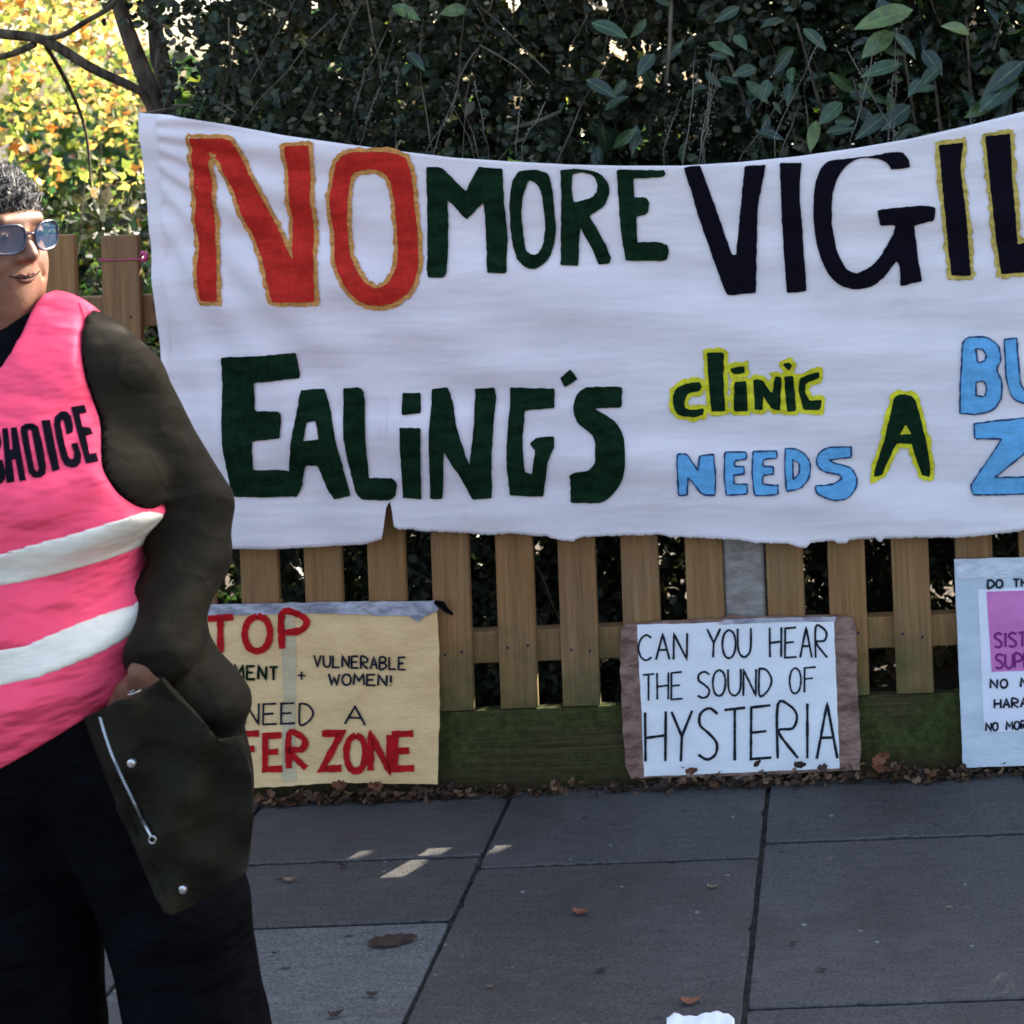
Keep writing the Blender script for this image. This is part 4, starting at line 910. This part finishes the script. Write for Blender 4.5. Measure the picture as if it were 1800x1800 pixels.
person = empty('person', (PX(60, 1600)[0], YP, 0)); tag(person, 'person in glasses, pink reflective vest over olive coat and black trousers, hand in pocket', 'person')
# head frame
YAW = math.radians(72); HCn = PX(-45, 414)
lat = np.array([math.cos(YAW), math.sin(YAW), 0]); fwd = np.array([math.sin(YAW), -math.cos(YAW), 0]); up = np.array([0, 0, 1.])
PIT = math.radians(-3); fwd2 = fwd*math.cos(PIT)+up*math.sin(PIT); up2 = up*math.cos(PIT)-fwd*math.sin(PIT); HR = np.stack([lat, fwd2, up2], 1)   # columns
def hw(l, f_, u_): return HCn+HR@np.array([l, f_, u_])
def head_sdf(P):
    q = (P-HCn.astype(np.float32))@HR.astype(np.float32); E = lambda c, r: ell(q, np.array(c), r); Cc = lambda a, b, ra, rb: cap(q, a, b, ra, rb)
    d = E((0, -.012, .014), (.076, .095, .082)); d = smin(d, E((0, .022, -.03), (.066, .072, .082)), .03)
    for s in (-1, 1):
        d = smin(d, E((s*.042, .050, -.038), (.030, .034, .034)), .02)
        d = smin(d, E((s*.032, .030, -.082), (.034, .042, .028)), .03)
    d = smin(d, E((0, .076, -.094), (.022, .018, .018)), .022); d = smin(d, E((0, .040, -.112), (.066, .056, .036)), .03); d = smin(d, E((0, .020, -.140), (.072, .066, .036)), .03)
    d = smin(d, E((0, .045, -.065), (.066, .050, .050)), .03)
    d = smin(d, Cc((-.032, .083, .026), (.032, .083, .026), .012, .012), .016)
    for s in (-1, 1):
        d = smax(d, -E((s*.033, .108, .005), (.019, .018, .013)), .012)
        d = smin(d, E((s*.032, .079, .005), (.0150, .0140, .0135)), .004)
        d = smin(d, Cc((s*.019, .087, .011), (s*.046, .080, .010), .0038, .0035), .004)   # upper lid
        d = smin(d, Cc((s*.020, .086, -.004), (s*.045, .080, -.003), .0028, .0028), .006)
        d = smin(d, E((s*.081, -.012, -.01), (.010, .020, .032)), .006)
    d = smin(d, Cc((0, .090, .012), (0, .109, -.024), .0075, .0105), .010)
    for s in (-1, 1):
        d = smin(d, E((s*.0135, .100, -.029), (.0080, .009, .0070)), .006); d = smax(d, -E((s*.007, .106, -.037), (.0035, .005, .004)), .003)
    d = smin(d, E((0, .074, -.060), (.034, .018, .021)), .016)
    for s in (-1, 1):
        d = smax(d, -Cc((s*.021, .108, -.034), (s*.042, .090, -.062), .0022, .0015), .010)   # nose-to-mouth fold
    return d
nk = PX(-5, 640, .02)
SHL, SHR = PX(200, 648, .02), PX(-262, 632, .02); EL, ER = PX(332, 905, .05), PX(-375, 900, .05); WL, WR = PX(246, 1178, -.115), PX(-395, 1160, -.06)
HL, HRr = PX(100+85, 1290, .02), PX(-70, 1290, .02)
def hand(P, w_, dirv, side):
    # palm and five fingers, half curled
    dirv = np.array(dirv)/np.linalg.norm(dirv); a = np.cross(dirv, np.array([0, 1., 0])); a /= np.linalg.norm(a); b = np.cross(a, dirv)
    T = lambda x, y, z: w_+a*x+b*y+dirv*z
    d = ell(P, T(0, 0, .045), (.040, .016, .048), np.stack([a, b, dirv], 1))
    for k, (x, L) in enumerate(((-.030, .072), (-.010, .082), (.011, .077), (.030, .060))):
        p0 = T(x*.9, 0, .080); p1 = T(x*1.1, side*.012, .080+L*.45); p2 = T(x*1.1, side*.032, .080+L*.72); p3 = T(x*1.05, side*.05, .080+L*.8)
        for q0, q1, ra, rb in ((p0, p1, .0095, .0088), (p1, p2, .0088, .0078), (p2, p3, .0078, .0068)): d = smin(d, cap(P, q0, q1, ra, rb), .004)
    t0 = T(-.030, side*.006, .025); t1 = T(-.056, side*.014, .055); t2 = T(-.058, side*.026, .082)
    d = smin(d, cap(P, t0, t1, .013, .0105), .008); return smin(d, cap(P, t1, t2, .0105, .0085), .004)
def torso(P):
    d = cap(P, PX(-205, 636, .02), PX(165, 652, .02), .060, .060); d = smin(d, cap(P, PX(-95, 585, .02), PX(85, 590, .02), .052, .052), .05)
    d = smin(d, ell(P, PX(-20, 760, .0), (.205, .135, .16)), .05)
    d = smin(d, ell(P, PX(-12, 862, -.03), (.250, .165, .125)), .05)
    d = smin(d, ell(P, PX(-10, 1130, -.015), (.232, .172, .235)), .045); return d
def arm_u(P):     # lateral limit of the vest (armhole), as a function of height, symmetric about the chest line
    z = P[..., 2]; zz = [PX(0, v)[2] for v in (1400, 1230, 1090, 990, 905, 850, 800, 700, 600, 560, 525)]
    xx = [PX(u, v)[0]-PX(-20, v)[0] for u, v in ((278, 1400), (274, 1230), (288, 1090), (268, 990), (304, 905), (272, 850), (243, 800), (197, 700), (161, 600), (149, 560), (138, 525))]
    cx = np.interp(z, [PX(0, 1400)[2], PX(0, 525)[2]], [PX(-20, 1400)[0], PX(-20, 525)[0]]); return np.abs(P[..., 0]-cx)-np.interp(z, zz, xx), P[..., 0]-cx
def body_sdf(P):
    d = cap(P, HCn+np.array([0, .01, -.06]), nk, .068, .074); d = smin(d, head_sdf(P), .02)
    tr_ = cap(P, SHR, SHL, .055, .055); tr_ = smin(tr_, ell(P, PX(-20, 760), (.18, .12, .17)), .05); tr_ = smin(tr_, ell(P, PX(0, 1040, -.01), (.20, .14, .19)), .06)
    tr_ = smin(tr_, ell(P, PX(40, 1250), (.18, .13, .12)), .05); d = smin(d, np.maximum(tr_, np.where(P[..., 2] > PX(0, 1260)[2], torso(P)+.008, -1)), .03)
    for sh_, el, wr, hp in ((SHL, EL, WL, 0), (SHR, ER, WR, 0)):
        md = el*.5+wr*.5+np.array([.014 if el[0] > PX(0, 900)[0] else 0, .04, .02]); ar = cap(P, sh_, el, .042, .030); ar = smin(ar, cap(P, el, md, .030, .022), .01); ar = smin(ar, cap(P, md, wr, .022, .026), .01); d = smin(d, np.maximum(ar, np.where((P[..., 2] < PX(0, 760)[2]) & (P[..., 2] > PX(0, 1170)[2]), .012-arm_u(P)[0], -1)), .02)
    d = smin(d, hand(P, WL, PX(272, 1330, -.115)-WL, 1), .012); d = smin(d, hand(P, WR, np.array([.1, -.1, -1.]), -1), .012)
    for hp, kn, an in ((HL, PX(315, 1780, .0), None), (HRr, PX(20, 1780, .0), None)):
        ank = np.array([kn[0]+(.02 if hp is HL else -.01), YP+.05, .09]); d = smin(d, cap(P, hp, kn, .085, .058), .03); d = smin(d, cap(P, kn, ank, .056, .036), .02)
        d = smin(d, cap(P, ank+np.array([0, .02, -.04]), ank+np.array([.02, -.17, -.06]), .038, .03), .03)
    return d
zb = np.concatenate([np.arange(-.02, 1.30, .010), np.arange(1.30, 1.66, .0028)])
# finer grid round the head, coarser below: two spacings on one lattice
xs_ = np.concatenate([np.arange(PX(-500, 700)[0], HCn[0]-.12, .009), np.arange(HCn[0]-.12, HCn[0]+.135, .0028), np.arange(HCn[0]+.135, PX(440, 700)[0]+.05, .006)])
ys_ = np.concatenate([np.arange(YP-.26, HCn[1]-.14, .008), np.arange(HCn[1]-.14, HCn[1]+.12, .0034), np.arange(HCn[1]+.12, YP+.24, .01)])
V, F = surfnet(body_sdf, xs_, ys_, zb); body = link('body', npmesh('body', V, F, True), M['skin'], person)
s_ = body.modifiers.new('smooth', 'SMOOTH'); s_.factor = .5; s_.iterations = 1
# eyes, brows, lips
for s in (-1, 1):
    bm = bmesh.new(); bmesh.ops.create_uvsphere(bm, u_segments=20, v_segments=14, radius=.0125); e = link('eye', bm_mesh('eye', bm, True), M['iris'], person)
    c = hw(s*.032, .0825, .0045); e.matrix_world = Matrix.Translation(Vector(c))
    V, F = [], []; look = Vector(HR@np.array([.15, 1, -.08])).normalized(); cc = Vector(c); tube(V, F, [cc+look*.0098, cc+look*.0131], [.0058, .0040], 16); link('iris', mesh('iris', V, F, True), M['pupil'], person)
    V, F = [], []; tube(V, F, [Vector(hw(s*.018, .0940, .0265)), Vector(hw(s*.032, .0920, .0290)), Vector(hw(s*.048, .082, .0235))], [.0014, .0022, .0010], 6); link('eyebrow', mesh('eyebrow', V, F, True), M['black_cloth'], person)
bpy.context.view_layer.update(); bb = BVHTree.FromPolygons([v.co for v in body.data.vertices], [tuple(p.vertices) for p in body.data.polygons])
def face_pt(l, u_, off=0):
    d_ = -Vector(HR@np.array([0, 1, 0])); h = bb.ray_cast(Vector(hw(l, .2, u_)), d_); return h[0]-d_*off
for nm, u0, u1, rr, mm, off in (('upper_lip', -.0550, -.0520, .0040, 'lip', -.0018), ('lower_lip', -.0635, -.0540, .0050, 'lip', -.0022), ('mouth_line', -.0590, -.0525, .0011, 'black_cloth', .0014)):
    V, F = [], []; ks = [k/10 for k in range(-10, 11)]; wl = .025 if nm != 'mouth_line' else .0275
    tube(V, F, [face_pt(k*wl, u0+(u1-u0)*k*k-(.0012*math.cos(k*9) if nm == 'upper_lip' else 0), off) for k in ks], [max(.0008, rr*(1-abs(k)**2.2)) for k in ks], 8)
    link(nm, mesh(nm, V, F, True), M[mm], person)
# spectacles
gl = empty('glasses', Vector(hw(0, .105, .004))); gl.parent = person; gl.matrix_parent_inverse = Matrix.Translation(-person.location)
gl = tag(gl)
gm = M['frame']
for s in (-1, 1):
    c = np.array([s*.035, .108, .002]); pts = []
    for k in range(28):
        a = 2*math.pi*k/28; x = .0262*math.copysign(abs(math.cos(a))**.75, math.cos(a)); z = .0215*math.copysign(abs(math.sin(a))**.8, math.sin(a)); pts.append(Vector(hw(c[0]+x, c[1]-.010*((c[0]+x)/.06)**2-.04*(-z)*.12, c[2]+z)))
    V, F = [], []; tube(V, F, pts+[pts[0]], .0017, 8, False)
    for p0 in range(8, 15): pass
    link('rim', mesh('rim', V, F, True), gm, gl)
    V = [sum(pts, Vector())/28]+pts; F = [(0, 1+k, 1+(k+1) % 28) for k in range(28)]
    lo_ = link('lens', mesh('lens', V, F, True), M['lens'], gl)
    V, F = [], []; tube(V, F, [Vector(hw(s*.0585, .099, .008)), Vector(hw(s*.073, .085, .009)), Vector(hw(s*.084, .0, .008)), Vector(hw(s*.083, -.022, -.008))], [.0025, .0022, .002, .0015], 8); link('temple', mesh('temple', V, F, True), gm, gl)
V, F = [], []; tube(V, F, [Vector(hw(-.0105, .107, .006)), Vector(hw(0, .111, .009)), Vector(hw(.0105, .107, .006))], .0017, 8); link('bridge', mesh('bridge', V, F, True), gm, gl)
# glass that mirrors some sky and lets the eye show
lt_ = M['lens'].node_tree; pb_ = lt_.nodes['Principled BSDF']; trn = lt_.nodes.new('ShaderNodeBsdfTransparent'); mxs = lt_.nodes.new('ShaderNodeMixShader'); mxs.inputs[0].default_value = .55
lt_.links.new(trn.outputs[0], mxs.inputs[1]); lt_.links.new(pb_.outputs[0], mxs.inputs[2]); lt_.links.new(mxs.outputs[0], lt_.nodes['Material Output'].inputs[0]); pb_.inputs['Base Color'].default_value = (.03, .07, .14, 1)
# hair: short curls
V, F = [], []; nh = 0
bt = BVHTree.FromObject(body, bpy.context.evaluated_depsgraph_get()) if False else None
while nh < 12000:
    v_ = rng.normal(size=3); v_ /= np.linalg.norm(v_); q = np.array([0, -.013, .015])+v_*np.array([.079, .098, .084])
    # hairline: above the brow in front, down to the nape behind
    line = .052+.03*(1-abs(q[0])/.078) if q[1] > .03 else (.0 if q[1] > -.04 else -.06)
    if q[1] > .0: line = np.interp(q[1], [.0, .03, .08], [-.012, .018, .044])
    if q[2] < line+rng.uniform(-.006, .006): continue
    nh += 1; out_ = v_/np.linalg.norm(v_); L = rng.uniform(.012, .026)*(1.0 if q[2] > .05 else .6); a = rng.normal(size=3); a -= out_*(a@out_); a /= np.linalg.norm(a); b = np.cross(out_, a); cr_ = rng.uniform(.003, .006); ph = rng.uniform(0, 6.28)
    pts = [Vector(hw(*(q+out_*L*k/6+a*cr_*(math.cos(ph+k*1.15)-math.cos(ph))+b*cr_*(math.sin(ph+k*1.15)-math.sin(ph))))) for k in range(7)]
    tube(V, F, pts, [.0007, .0007, .0007, .0006, .0006, .0005, .0004], 3, False)
hm, ht, hp = mat('greying hair', rough=.75, spec=.15); gg = ht.nodes.new('ShaderNodeNewGeometry'); ht.links.new(ramp(ht, gg.outputs['Random Per Island'], [(0, (.01, .008, .008)), (.42, (.03, .026, .025)), (.55, (.16, .15, .145)), (1, (.62, .60, .58))]), hp.inputs['Base Color'])
hr = link('hair', mesh('hair', V, F, True), hm, person)
# clothes --------------------------------------------------------------
def fold(P, f1, amp, ax): 
    return amp*np.sin(f1*(P@np.array(ax))+1.5*np.sin(6*P[..., 0]+3*P[..., 2]))
TC = PX(-20, 1190)
def vest_sdf(P):
    d = torso(P)-.017
    xr = P[..., 0]-PX(-20, 900)[0]; z = P[..., 2]
    side = np.clip((xr-.10)/.15, 0, 1); zc = PX(0, 870)[2]
    d = d+.0065*np.sin(75*(z-.35*xr)+2*np.sin(9*xr))*side*np.exp(-((z-zc)/.12)**2)
    zw = PX(0, 1060)[2]; d = d+.0080*np.sin(46*(z-.50*xr)+1.6*np.sin(7*xr+1))*(.35+.65*side)*np.exp(-((z-zw)/.13)**2)
    d = d+.005*np.sin(34*xr+9*z)*np.exp(-((z-PX(0, 1230)[2])/.08)**2)
    au, xc = arm_u(P); d = smax(d, au, .006)
    hem = PX(0, 1312)[2]+np.interp(xc, [-.3, 0, .10, .19, .26], [.105, .004, .030, .075, .108])
    d = smax(d, hem-z, .006)
    # scooped neck, deeper in front
    nc = PX(-15, 560); rx = .078; dep = np.where(P[..., 1] < YP+.02, .108, .02)
    ng = np.sqrt(((P[..., 0]-nc[0])/rx)**2+(np.minimum(z-(PX(0, 560)[2]), 0)/dep)**2)-1; return smax(d, -ng*.07, .004)
def tee_sdf(P):
    d = torso(P)-.006; d = smin(d, cap(P, nk+np.array([0, 0, .05]), nk+np.array([0, 0, -.06]), .082, .11), .03); nc = HCn+np.array([.02, -.005, -.125])
    d = smax(d, P[..., 2]-PX(0, 572)[2]+.35*(P[..., 1]-YP)-.25*(P[..., 0]-PX(0, 582)[0]), .004); return smax(d, -(P[..., 2]-PX(0, 1290)[2]), .01)
def coat_sdf(P):
    x = P[..., 0]; z = P[..., 2]; d = torso(P)-.010
    sh2 = PX(210, 678, .02); d = smin(d, cap(P, PX(122, 612, .02), sh2, .062, .062), .03)
    s = cap(P, sh2, EL+np.array([-.004, .0, .01]), .064, .064); el2 = EL; 
    el3 = PX(334, 985, .02)
    s = smin(s, cap(P, EL, el3, .064, .054), .02); s = smin(s, cap(P, el3, PX(284, 1140, -.085), .053, .050), .02)
    s2 = cap(P, PX(-270, 655, .02), ER, .074, .066); s2 = smin(s2, cap(P, ER, WR, .064, .052), .02)
    # creases round the bent elbow
    ez = EL[2]; w1 = np.exp(-((z-ez+.0)/.10)**2)
    ins = np.clip((EL[0]+.035-x)/.07, .12, 1); rdg = lambda q: 1-2*np.abs(np.sin(q))**.7
    s = s+.0055*rdg(44*(z-ez-.75*(x-EL[0]))+1.2*np.sin(22*x))*w1*ins+.005*rdg(30*(z+.35*x)+1.5*np.sin(14*x)+.6)*np.exp(-((z-ez-.14)/.07)**2)*ins+.003*np.sin(60*(z+.9*x))*np.exp(-((z-sh2[2]+.06)/.09)**2)+.004*np.sin(55*(z-1.2*x)+1)*np.exp(-((z-PX(0, 1090)[2])/.09)**2)
    notch = cap(P, PX(425, 855, -.02), PX(330, 880, -.05), .006, .002); s = smax(s, -notch, .010)
    d = smin(d, s, .014); d = smin(d, s2, .014)
    # pocket bulge and skirt of the coat below the arm
    R = np.array([[math.cos(.35), 0, math.sin(.35)], [0, 1, 0], [-math.sin(.35), 0, math.cos(.35)]])
    bu = smin(cap(P, PX(326, 1125, 0), PX(366, 1242, -.01), .036, .058), ell(P, PX(340, 1230, -.01), (.06, .07, .06)), .02); bu = bu+.004*np.sin(60*(z+.6*x)); d = smin(d, bu, .035)
    skt = ell(P, PX(330, 1370, .03), (.098, .085, .17), np.array([[math.cos(-.12), 0, math.sin(-.12)], [0, 1, 0], [-math.sin(-.12), 0, math.cos(-.12)]])); skt = skt+.004*np.sin(45*(x+.25*z)); skt = smax(skt, PX(0, 1540)[2]+.35*(PX(330, 0)[0]-x)-z, .01)
    d = smin(d, skt+.003*np.sin(50*x+12*z), .05)
    back = ell(P, PX(0, 1330, .06), (.27, .16, .26)); back = smax(back, YP+.055-P[..., 1], .02); back = smax(back, PX(0, 1540)[2]-z, .01); d = smin(d, back, .03)
    ctr = smax(np.abs(x-PX(-18, 620)[0])-.118, P[..., 1]-(YP-.0), .01); d = smax(d, -ctr, .006)
    c2 = np.maximum(np.maximum(np.abs(x-PX(-20, 1250)[0])-.228, P[..., 1]-(YP+.02)), z-PX(0, 1150)[2]); d = smax(d, -c2, .006)
    au, xc = arm_u(P); au = au+np.clip((PX(0, 903)[2]-z)/.012, 0, 1)*.03; d = smax(d, -np.maximum(au-.001, PX(0, 1215)[2]-z), .006); return np.maximum(d, -(vest_sdf(P)+.006))
def trou_sdf(P):
    x = P[..., 0]; z = P[..., 2]; d = ell(P, PX(45, 1270, .0), (.205, .15, .15)); d = smin(d, cap(P, PX(-40, 1215, 0), PX(90, 1215, 0), .15, .15), .03); d = smax(d, z-PX(0, 1190)[2], .01)
    for a, b, c, ra, rb, rc in ((PX(205, 1310, .0), PX(312, 1600, .0), PX(352, 1830, .0), .125, .098, .094), (PX(-10, 1310, .0), PX(20, 1600, .0), PX(30, 1850, .0), .145, .128, .125)):
        e = np.array([c[0]+.01, YP+.04, .07]); l = cap(P, a, b, ra, rb); l = smin(l, cap(P, b, c, rb, rc), .02); l = smin(l, cap(P, c, e, rc, .095), .02); d = smin(d, l, .018)
    d = d+.004*np.sin(38*x+5*z+2*np.sin(7*z))*np.clip((1.0-z), 0, 1)
    return smax(d, .03-z, .006)
st = .0052
BX = lambda u: PX(u, 900)[0]
BZ = lambda v: PX(0, v)[2]
sdf_obj('tshirt', tee_sdf, np.array([BX(-400), YP-.25, BZ(1380)]), np.array([BX(400), YP+.25, BZ(500)]), .008, M['black_cloth'], person)
coat = sdf_obj('coat', coat_sdf, np.array([BX(-560), YP-.30, BZ(1640)]), np.array([BX(540), YP+.30, BZ(440)]), .0062, M['coat'], person, smooth_it=3)
vest = sdf_obj('vest', vest_sdf, np.array([BX(-420), YP-.28, BZ(1420)]), np.array([BX(430), YP+.25, BZ(440)]), st, M['vest'], person, smooth_it=2)
sdf_obj('trousers', trou_sdf, np.array([PX(-260, 1800)[0], YP-.26, 0.0]), np.array([PX(520, 1800)[0], YP+.26, PX(0, 1150)[2]]), .009, M['black_cloth'], person)
for cx in (PX(30, 1850)[0]+.01, PX(352, 1830)[0]+.01):
    sdf_obj('shoe', lambda P: smax(smin(ell(P, np.array([cx, YP-.02, .035]), (.048, .14, .04)), ell(P, np.array([cx, YP+.06, .05]), (.042, .06, .05)), .02), .002-P[..., 2], .004), np.array([cx-.07, YP-.19, -.01]), np.array([cx+.07, YP+.15, .12]), .006, M['black_cloth'], person)
# things that lie on the clothes, projected along the view so that they follow the folds
bpy.context.view_layer.update(); dg = bpy.context.evaluated_depsgraph_get()
def bvh(o):
    e = o.evaluated_get(dg); me = e.to_mesh(); mw = o.matrix_world; b = BVHTree.FromPolygons([mw@v.co for v in me.vertices], [tuple(p.vertices) for p in me.polygons]); e.to_mesh_clear(); return b
vb = bvh(vest); CO = Vector((0, 0, HC))
def on(bv, u, v, off, graze=0):
    d = (W(u, v, YP)-CO).normalized(); h = bv.ray_cast(CO, d)
    if h[0] is None or (graze and abs(h[1].dot(d)) < graze): return None
    return h[0]-d*off
def patch(bv, loop, m, name, parent, off=.0015, cell=9, thick=.0006):
    bm = cut_poly([loop], cell); dead = []
    for v in bm.verts:
        p = on(bv, v.co.x, v.co.z, off)
        if p is None: dead.append(v)
        else: v.co = p
    bmesh.ops.delete(bm, geom=dead, context='VERTS')
    for f in bm.faces:
        f.normal_update()
        if f.normal.y > 0: f.normal_flip()
    return link(name, bm_mesh(name, bm, True), m, parent)
def band(top_, bot_):
    ut, vt = zip(*top_); ub, vb2 = zip(*bot_)
    def f(P):
        a = P[..., 0]/P[..., 1]*FOC; d_ = (HC-P[..., 2])/P[..., 1]*FOC; u = U0+a*cT+d_*sT; v = V0-a*sT+d_*cT
        d = vest_sdf(P)-.0020; d = np.maximum(d, (np.interp(u, ut, vt)-v)/K); d = np.maximum(d, (v-np.interp(u, ub, vb2))/K); return np.maximum(np.maximum(d, P[..., 1]-(YP+.04)), -(vest_sdf(P)+.008))
    v0, v1 = min(vt)-20, max(vb2)+20
    sdf_obj('reflective_band', f, np.array([BX(-420), YP-.28, BZ(v1+60)]), np.array([BX(430), YP+.06, BZ(v0-60)]), .0042, M['refl'], vest, smooth_it=1)
band([(-290, 930), (-200, 975), (-100, 992), (0, 973), (60, 956), (120, 940), (170, 925), (215, 911), (245, 901), (262, 898), (303, 906)], [(-280, 990), (-200, 1035), (-100, 1050), (0, 1031), (60, 1019), (120, 1004), (170, 990), (215, 975), (250, 960), (280, 943), (303, 932)])
band([(-290, 1090), (-200, 1130), (-100, 1150), (0, 1141), (45, 1134), (80, 1118), (120, 1102), (160, 1086), (200, 1073), (232, 1064), (255, 1044), (272, 1022), (290, 1014)], [(-280, 1150), (-200, 1195), (-100, 1212), (0, 1206), (60, 1194), (120, 1172), (180, 1146), (230, 1118), (262, 1095), (290, 1066)])
V, F = [], []; pl_ = []
for v in range(534, 902, 12):
    u = float(np.interp(v, [525, 560, 600, 700, 800, 850, 905], [140, 150, 163, 200, 247, 276, 302]))
    for back in range(2, 60, 3):
        h = on(vb, u-back, v, .0008)
        if h is not None and abs(h.y-YP) < .19: pl_.append(h); break
ok = [pl_[0]]
for p in pl_[1:]:
    if (p-ok[-1]).length < .05: ok.append(p)
tube(V, F, ok, .0028, 8); link('piping', mesh('piping', V, F, True), M['vest'], vest)
# vest lettering
zc = lambda *p: [(x/4, 650+y/4) for x, y in p]
CH = [
 [zc((15, 412), (55, 408), (70, 560), (88, 558), (75, 406), (118, 402), (183, 778), (138, 783), (108, 630), (84, 632), (104, 788), (45, 795))],
 [zc((148, 400), (180, 378), (230, 376), (268, 400), (300, 520), (325, 680), (318, 735), (285, 757), (235, 757), (203, 725), (172, 580), (145, 440)), zc((195, 430), (208, 418), (222, 430), (250, 580), (272, 690), (268, 712), (252, 712), (240, 690), (212, 540))],
 [zc((290, 355), (352, 350), (420, 700), (370, 716), (330, 560))],
 [zc((385, 330), (430, 290), (470, 292), (500, 325), (515, 395), (512, 440), (470, 455), (455, 380), (445, 350), (430, 355), (428, 385), (455, 520), (480, 610), (500, 630), (520, 620), (522, 580), (500, 520), (545, 510), (572, 600), (568, 650), (540, 682), (500, 688), (455, 670), (430, 620), (395, 480), (380, 390))],
 [zc((500, 262), (595, 245), (612, 300), (560, 312), (580, 400), (635, 405), (655, 450), (605, 465), (630, 590), (680, 582), (693, 645), (605, 660), (560, 500))],
 [zc((-110, 425), (-70, 400), (-35, 405), (-5, 440), (10, 510), (5, 550), (-40, 560), (-50, 490), (-62, 465), (-75, 475), (-72, 520), (-45, 690), (-30, 735), (-15, 735), (-10, 700), (-28, 640), (15, 630), (40, 720), (35, 770), (10, 800), (-35, 805), (-70, 780), (-95, 690), (-118, 520))]]
for P in CH:
    bm = cut_poly([[(a, b) for a, b in L] for L in P], 6); dead = []
    for v in bm.verts:
        p = on(vb, v.co.x, v.co.z, .0013)
        if p is None: dead.append(v)
        else: v.co = p
    bmesh.ops.delete(bm, geom=dead, context='VERTS'); link('printed_letter', bm_mesh('printed_letter', bm, True), M['black'], vest)
# front panel of the coat hanging from the pocket, as thick cloth
def panel_y(u, v): 
    t_ = (v-1195)/410; return YP-.180+.006*math.sin((u+.45*v)/19+1.5*math.sin(v/60))*min(1, max(0, t_*2))+.005*math.sin((u-.6*v)/27)+.05*((u-260)/150)**2*.6-.015*t_+.008*math.sin(u/23+v/90)+.004*math.sin(v/17-u/40)
loop = [(146, 1262), (175, 1248), (205, 1232), (235, 1226), (272, 1205), (284, 1196), (320, 1235), (360, 1272), (386, 1302), (428, 1290), (436, 1340), (444, 1400), (446, 1440), (440, 1490), (437, 1522), (425, 1540), (400, 1556), (360, 1580), (330, 1598), (303, 1609), (290, 1606), (272, 1575), (245, 1510), (215, 1440), (185, 1365), (160, 1300)]
pts = []
for i in range(len(loop)):
    p, q = Vector(loop[i]), Vector(loop[(i+1) % len(loop)]); k = max(1, int((q-p).length/8)); pts += [tuple(p.lerp(q, j/k)) for j in range(k)]
bm = cut_poly([pts], 9); bmesh.ops.remove_doubles(bm, verts=bm.verts, dist=1.6); bmesh.ops.triangulate(bm, faces=bm.faces)
for v in bm.verts: v.co = W(v.co.x, v.co.z, panel_y(v.co.x, v.co.z))
for f in bm.faces:
    f.normal_update()
    if f.normal.y > 0: f.normal_flip()
panel = link('coat_front', bm_mesh('coat_front', bm, True), M['coat'], coat); panel.data.polygons.foreach_set('use_smooth', [True]*len(panel.data.polygons)); s_ = panel.modifiers.new('t', 'SOLIDIFY'); s_.thickness = .007; s_.offset = -1
def pp(u, v, off): return W(u, v, panel_y(u, v)-off)
V, F = [], []; line = [(176, 1262), (184, 1290), (196, 1325), (215, 1368), (236, 1412), (252, 1445)]
tube(V, F, [pp(u, v, .0015) for u, v in line], .0016, 6); link('zip', mesh('zip', V, F, True), M['metal'], coat)
V, F = [], []
for k in range(46):
    t_ = k/45*(len(line)-1); i = min(int(t_), len(line)-2); a, b = line[i], line[i+1]; c = pp(a[0]+(b[0]-a[0])*(t_-i), a[1]+(b[1]-a[1])*(t_-i), .003); tube(V, F, [c+Vector((-.0022, 0, .0008)), c+Vector((.0022, 0, -.0008))], .0008, 5)
link('zip_teeth', mesh('zip_teeth', V, F), M['metal'], coat)
V, F = [], []; tube(V, F, [pp(252, 1444, .004), pp(258, 1455, .007), pp(265, 1470, .006)], [.0035, .0022, .0018], 8)
c = pp(268, 1476, .006); tube(V, F, [c+Vector((.005*math.cos(a), 0, .005*math.sin(a))) for a in [k*math.pi/6 for k in range(13)]], .0012, 6, False); link('zip_pull', mesh('zip_pull', V, F, True), M['metal'], coat)
for u, v in ((232, 1341), (322, 1563)):
    V, F = [], []; c = pp(u, v, 0); tube(V, F, [c+Vector((0, .001, 0)), c+Vector((0, -.003, 0)), c+Vector((0, -.0042, 0))], [.0060, .0058, .0038], 20); tube(V, F, [c+Vector((0, -.004, 0)), c+Vector((0, -.0058, 0))], [.003, .0025], 12); link('snap_button', mesh('snap_button', V, F), M['metal'], coat)
# seams on the panel
V, F = [], []
for L in (((312, 1596), (350, 1578), (395, 1550), (430, 1520)), ((168, 1300), (200, 1375), (230, 1445), (262, 1515), (300, 1590)), ((284, 1199), (320, 1237), (360, 1274), (386, 1304))):
    pt = [pp(u, v, .0006) for u, v in L]; tube(V, F, pt, .0013, 5)
link('seam', mesh('seam', V, F, True), M['coat'], coat)
# ring on the finger over the pocket edge
V, F = [], []; 
c = Vector(PX(236, 1216, -.14)); tube(V, F, [c+Vector((.009*math.cos(a), .009*math.sin(a), .002*math.cos(a))) for a in [k*math.pi/8 for k in range(17)]], .0013, 6, False); link('ring', mesh('ring', V, F, True), M['metal'], person)
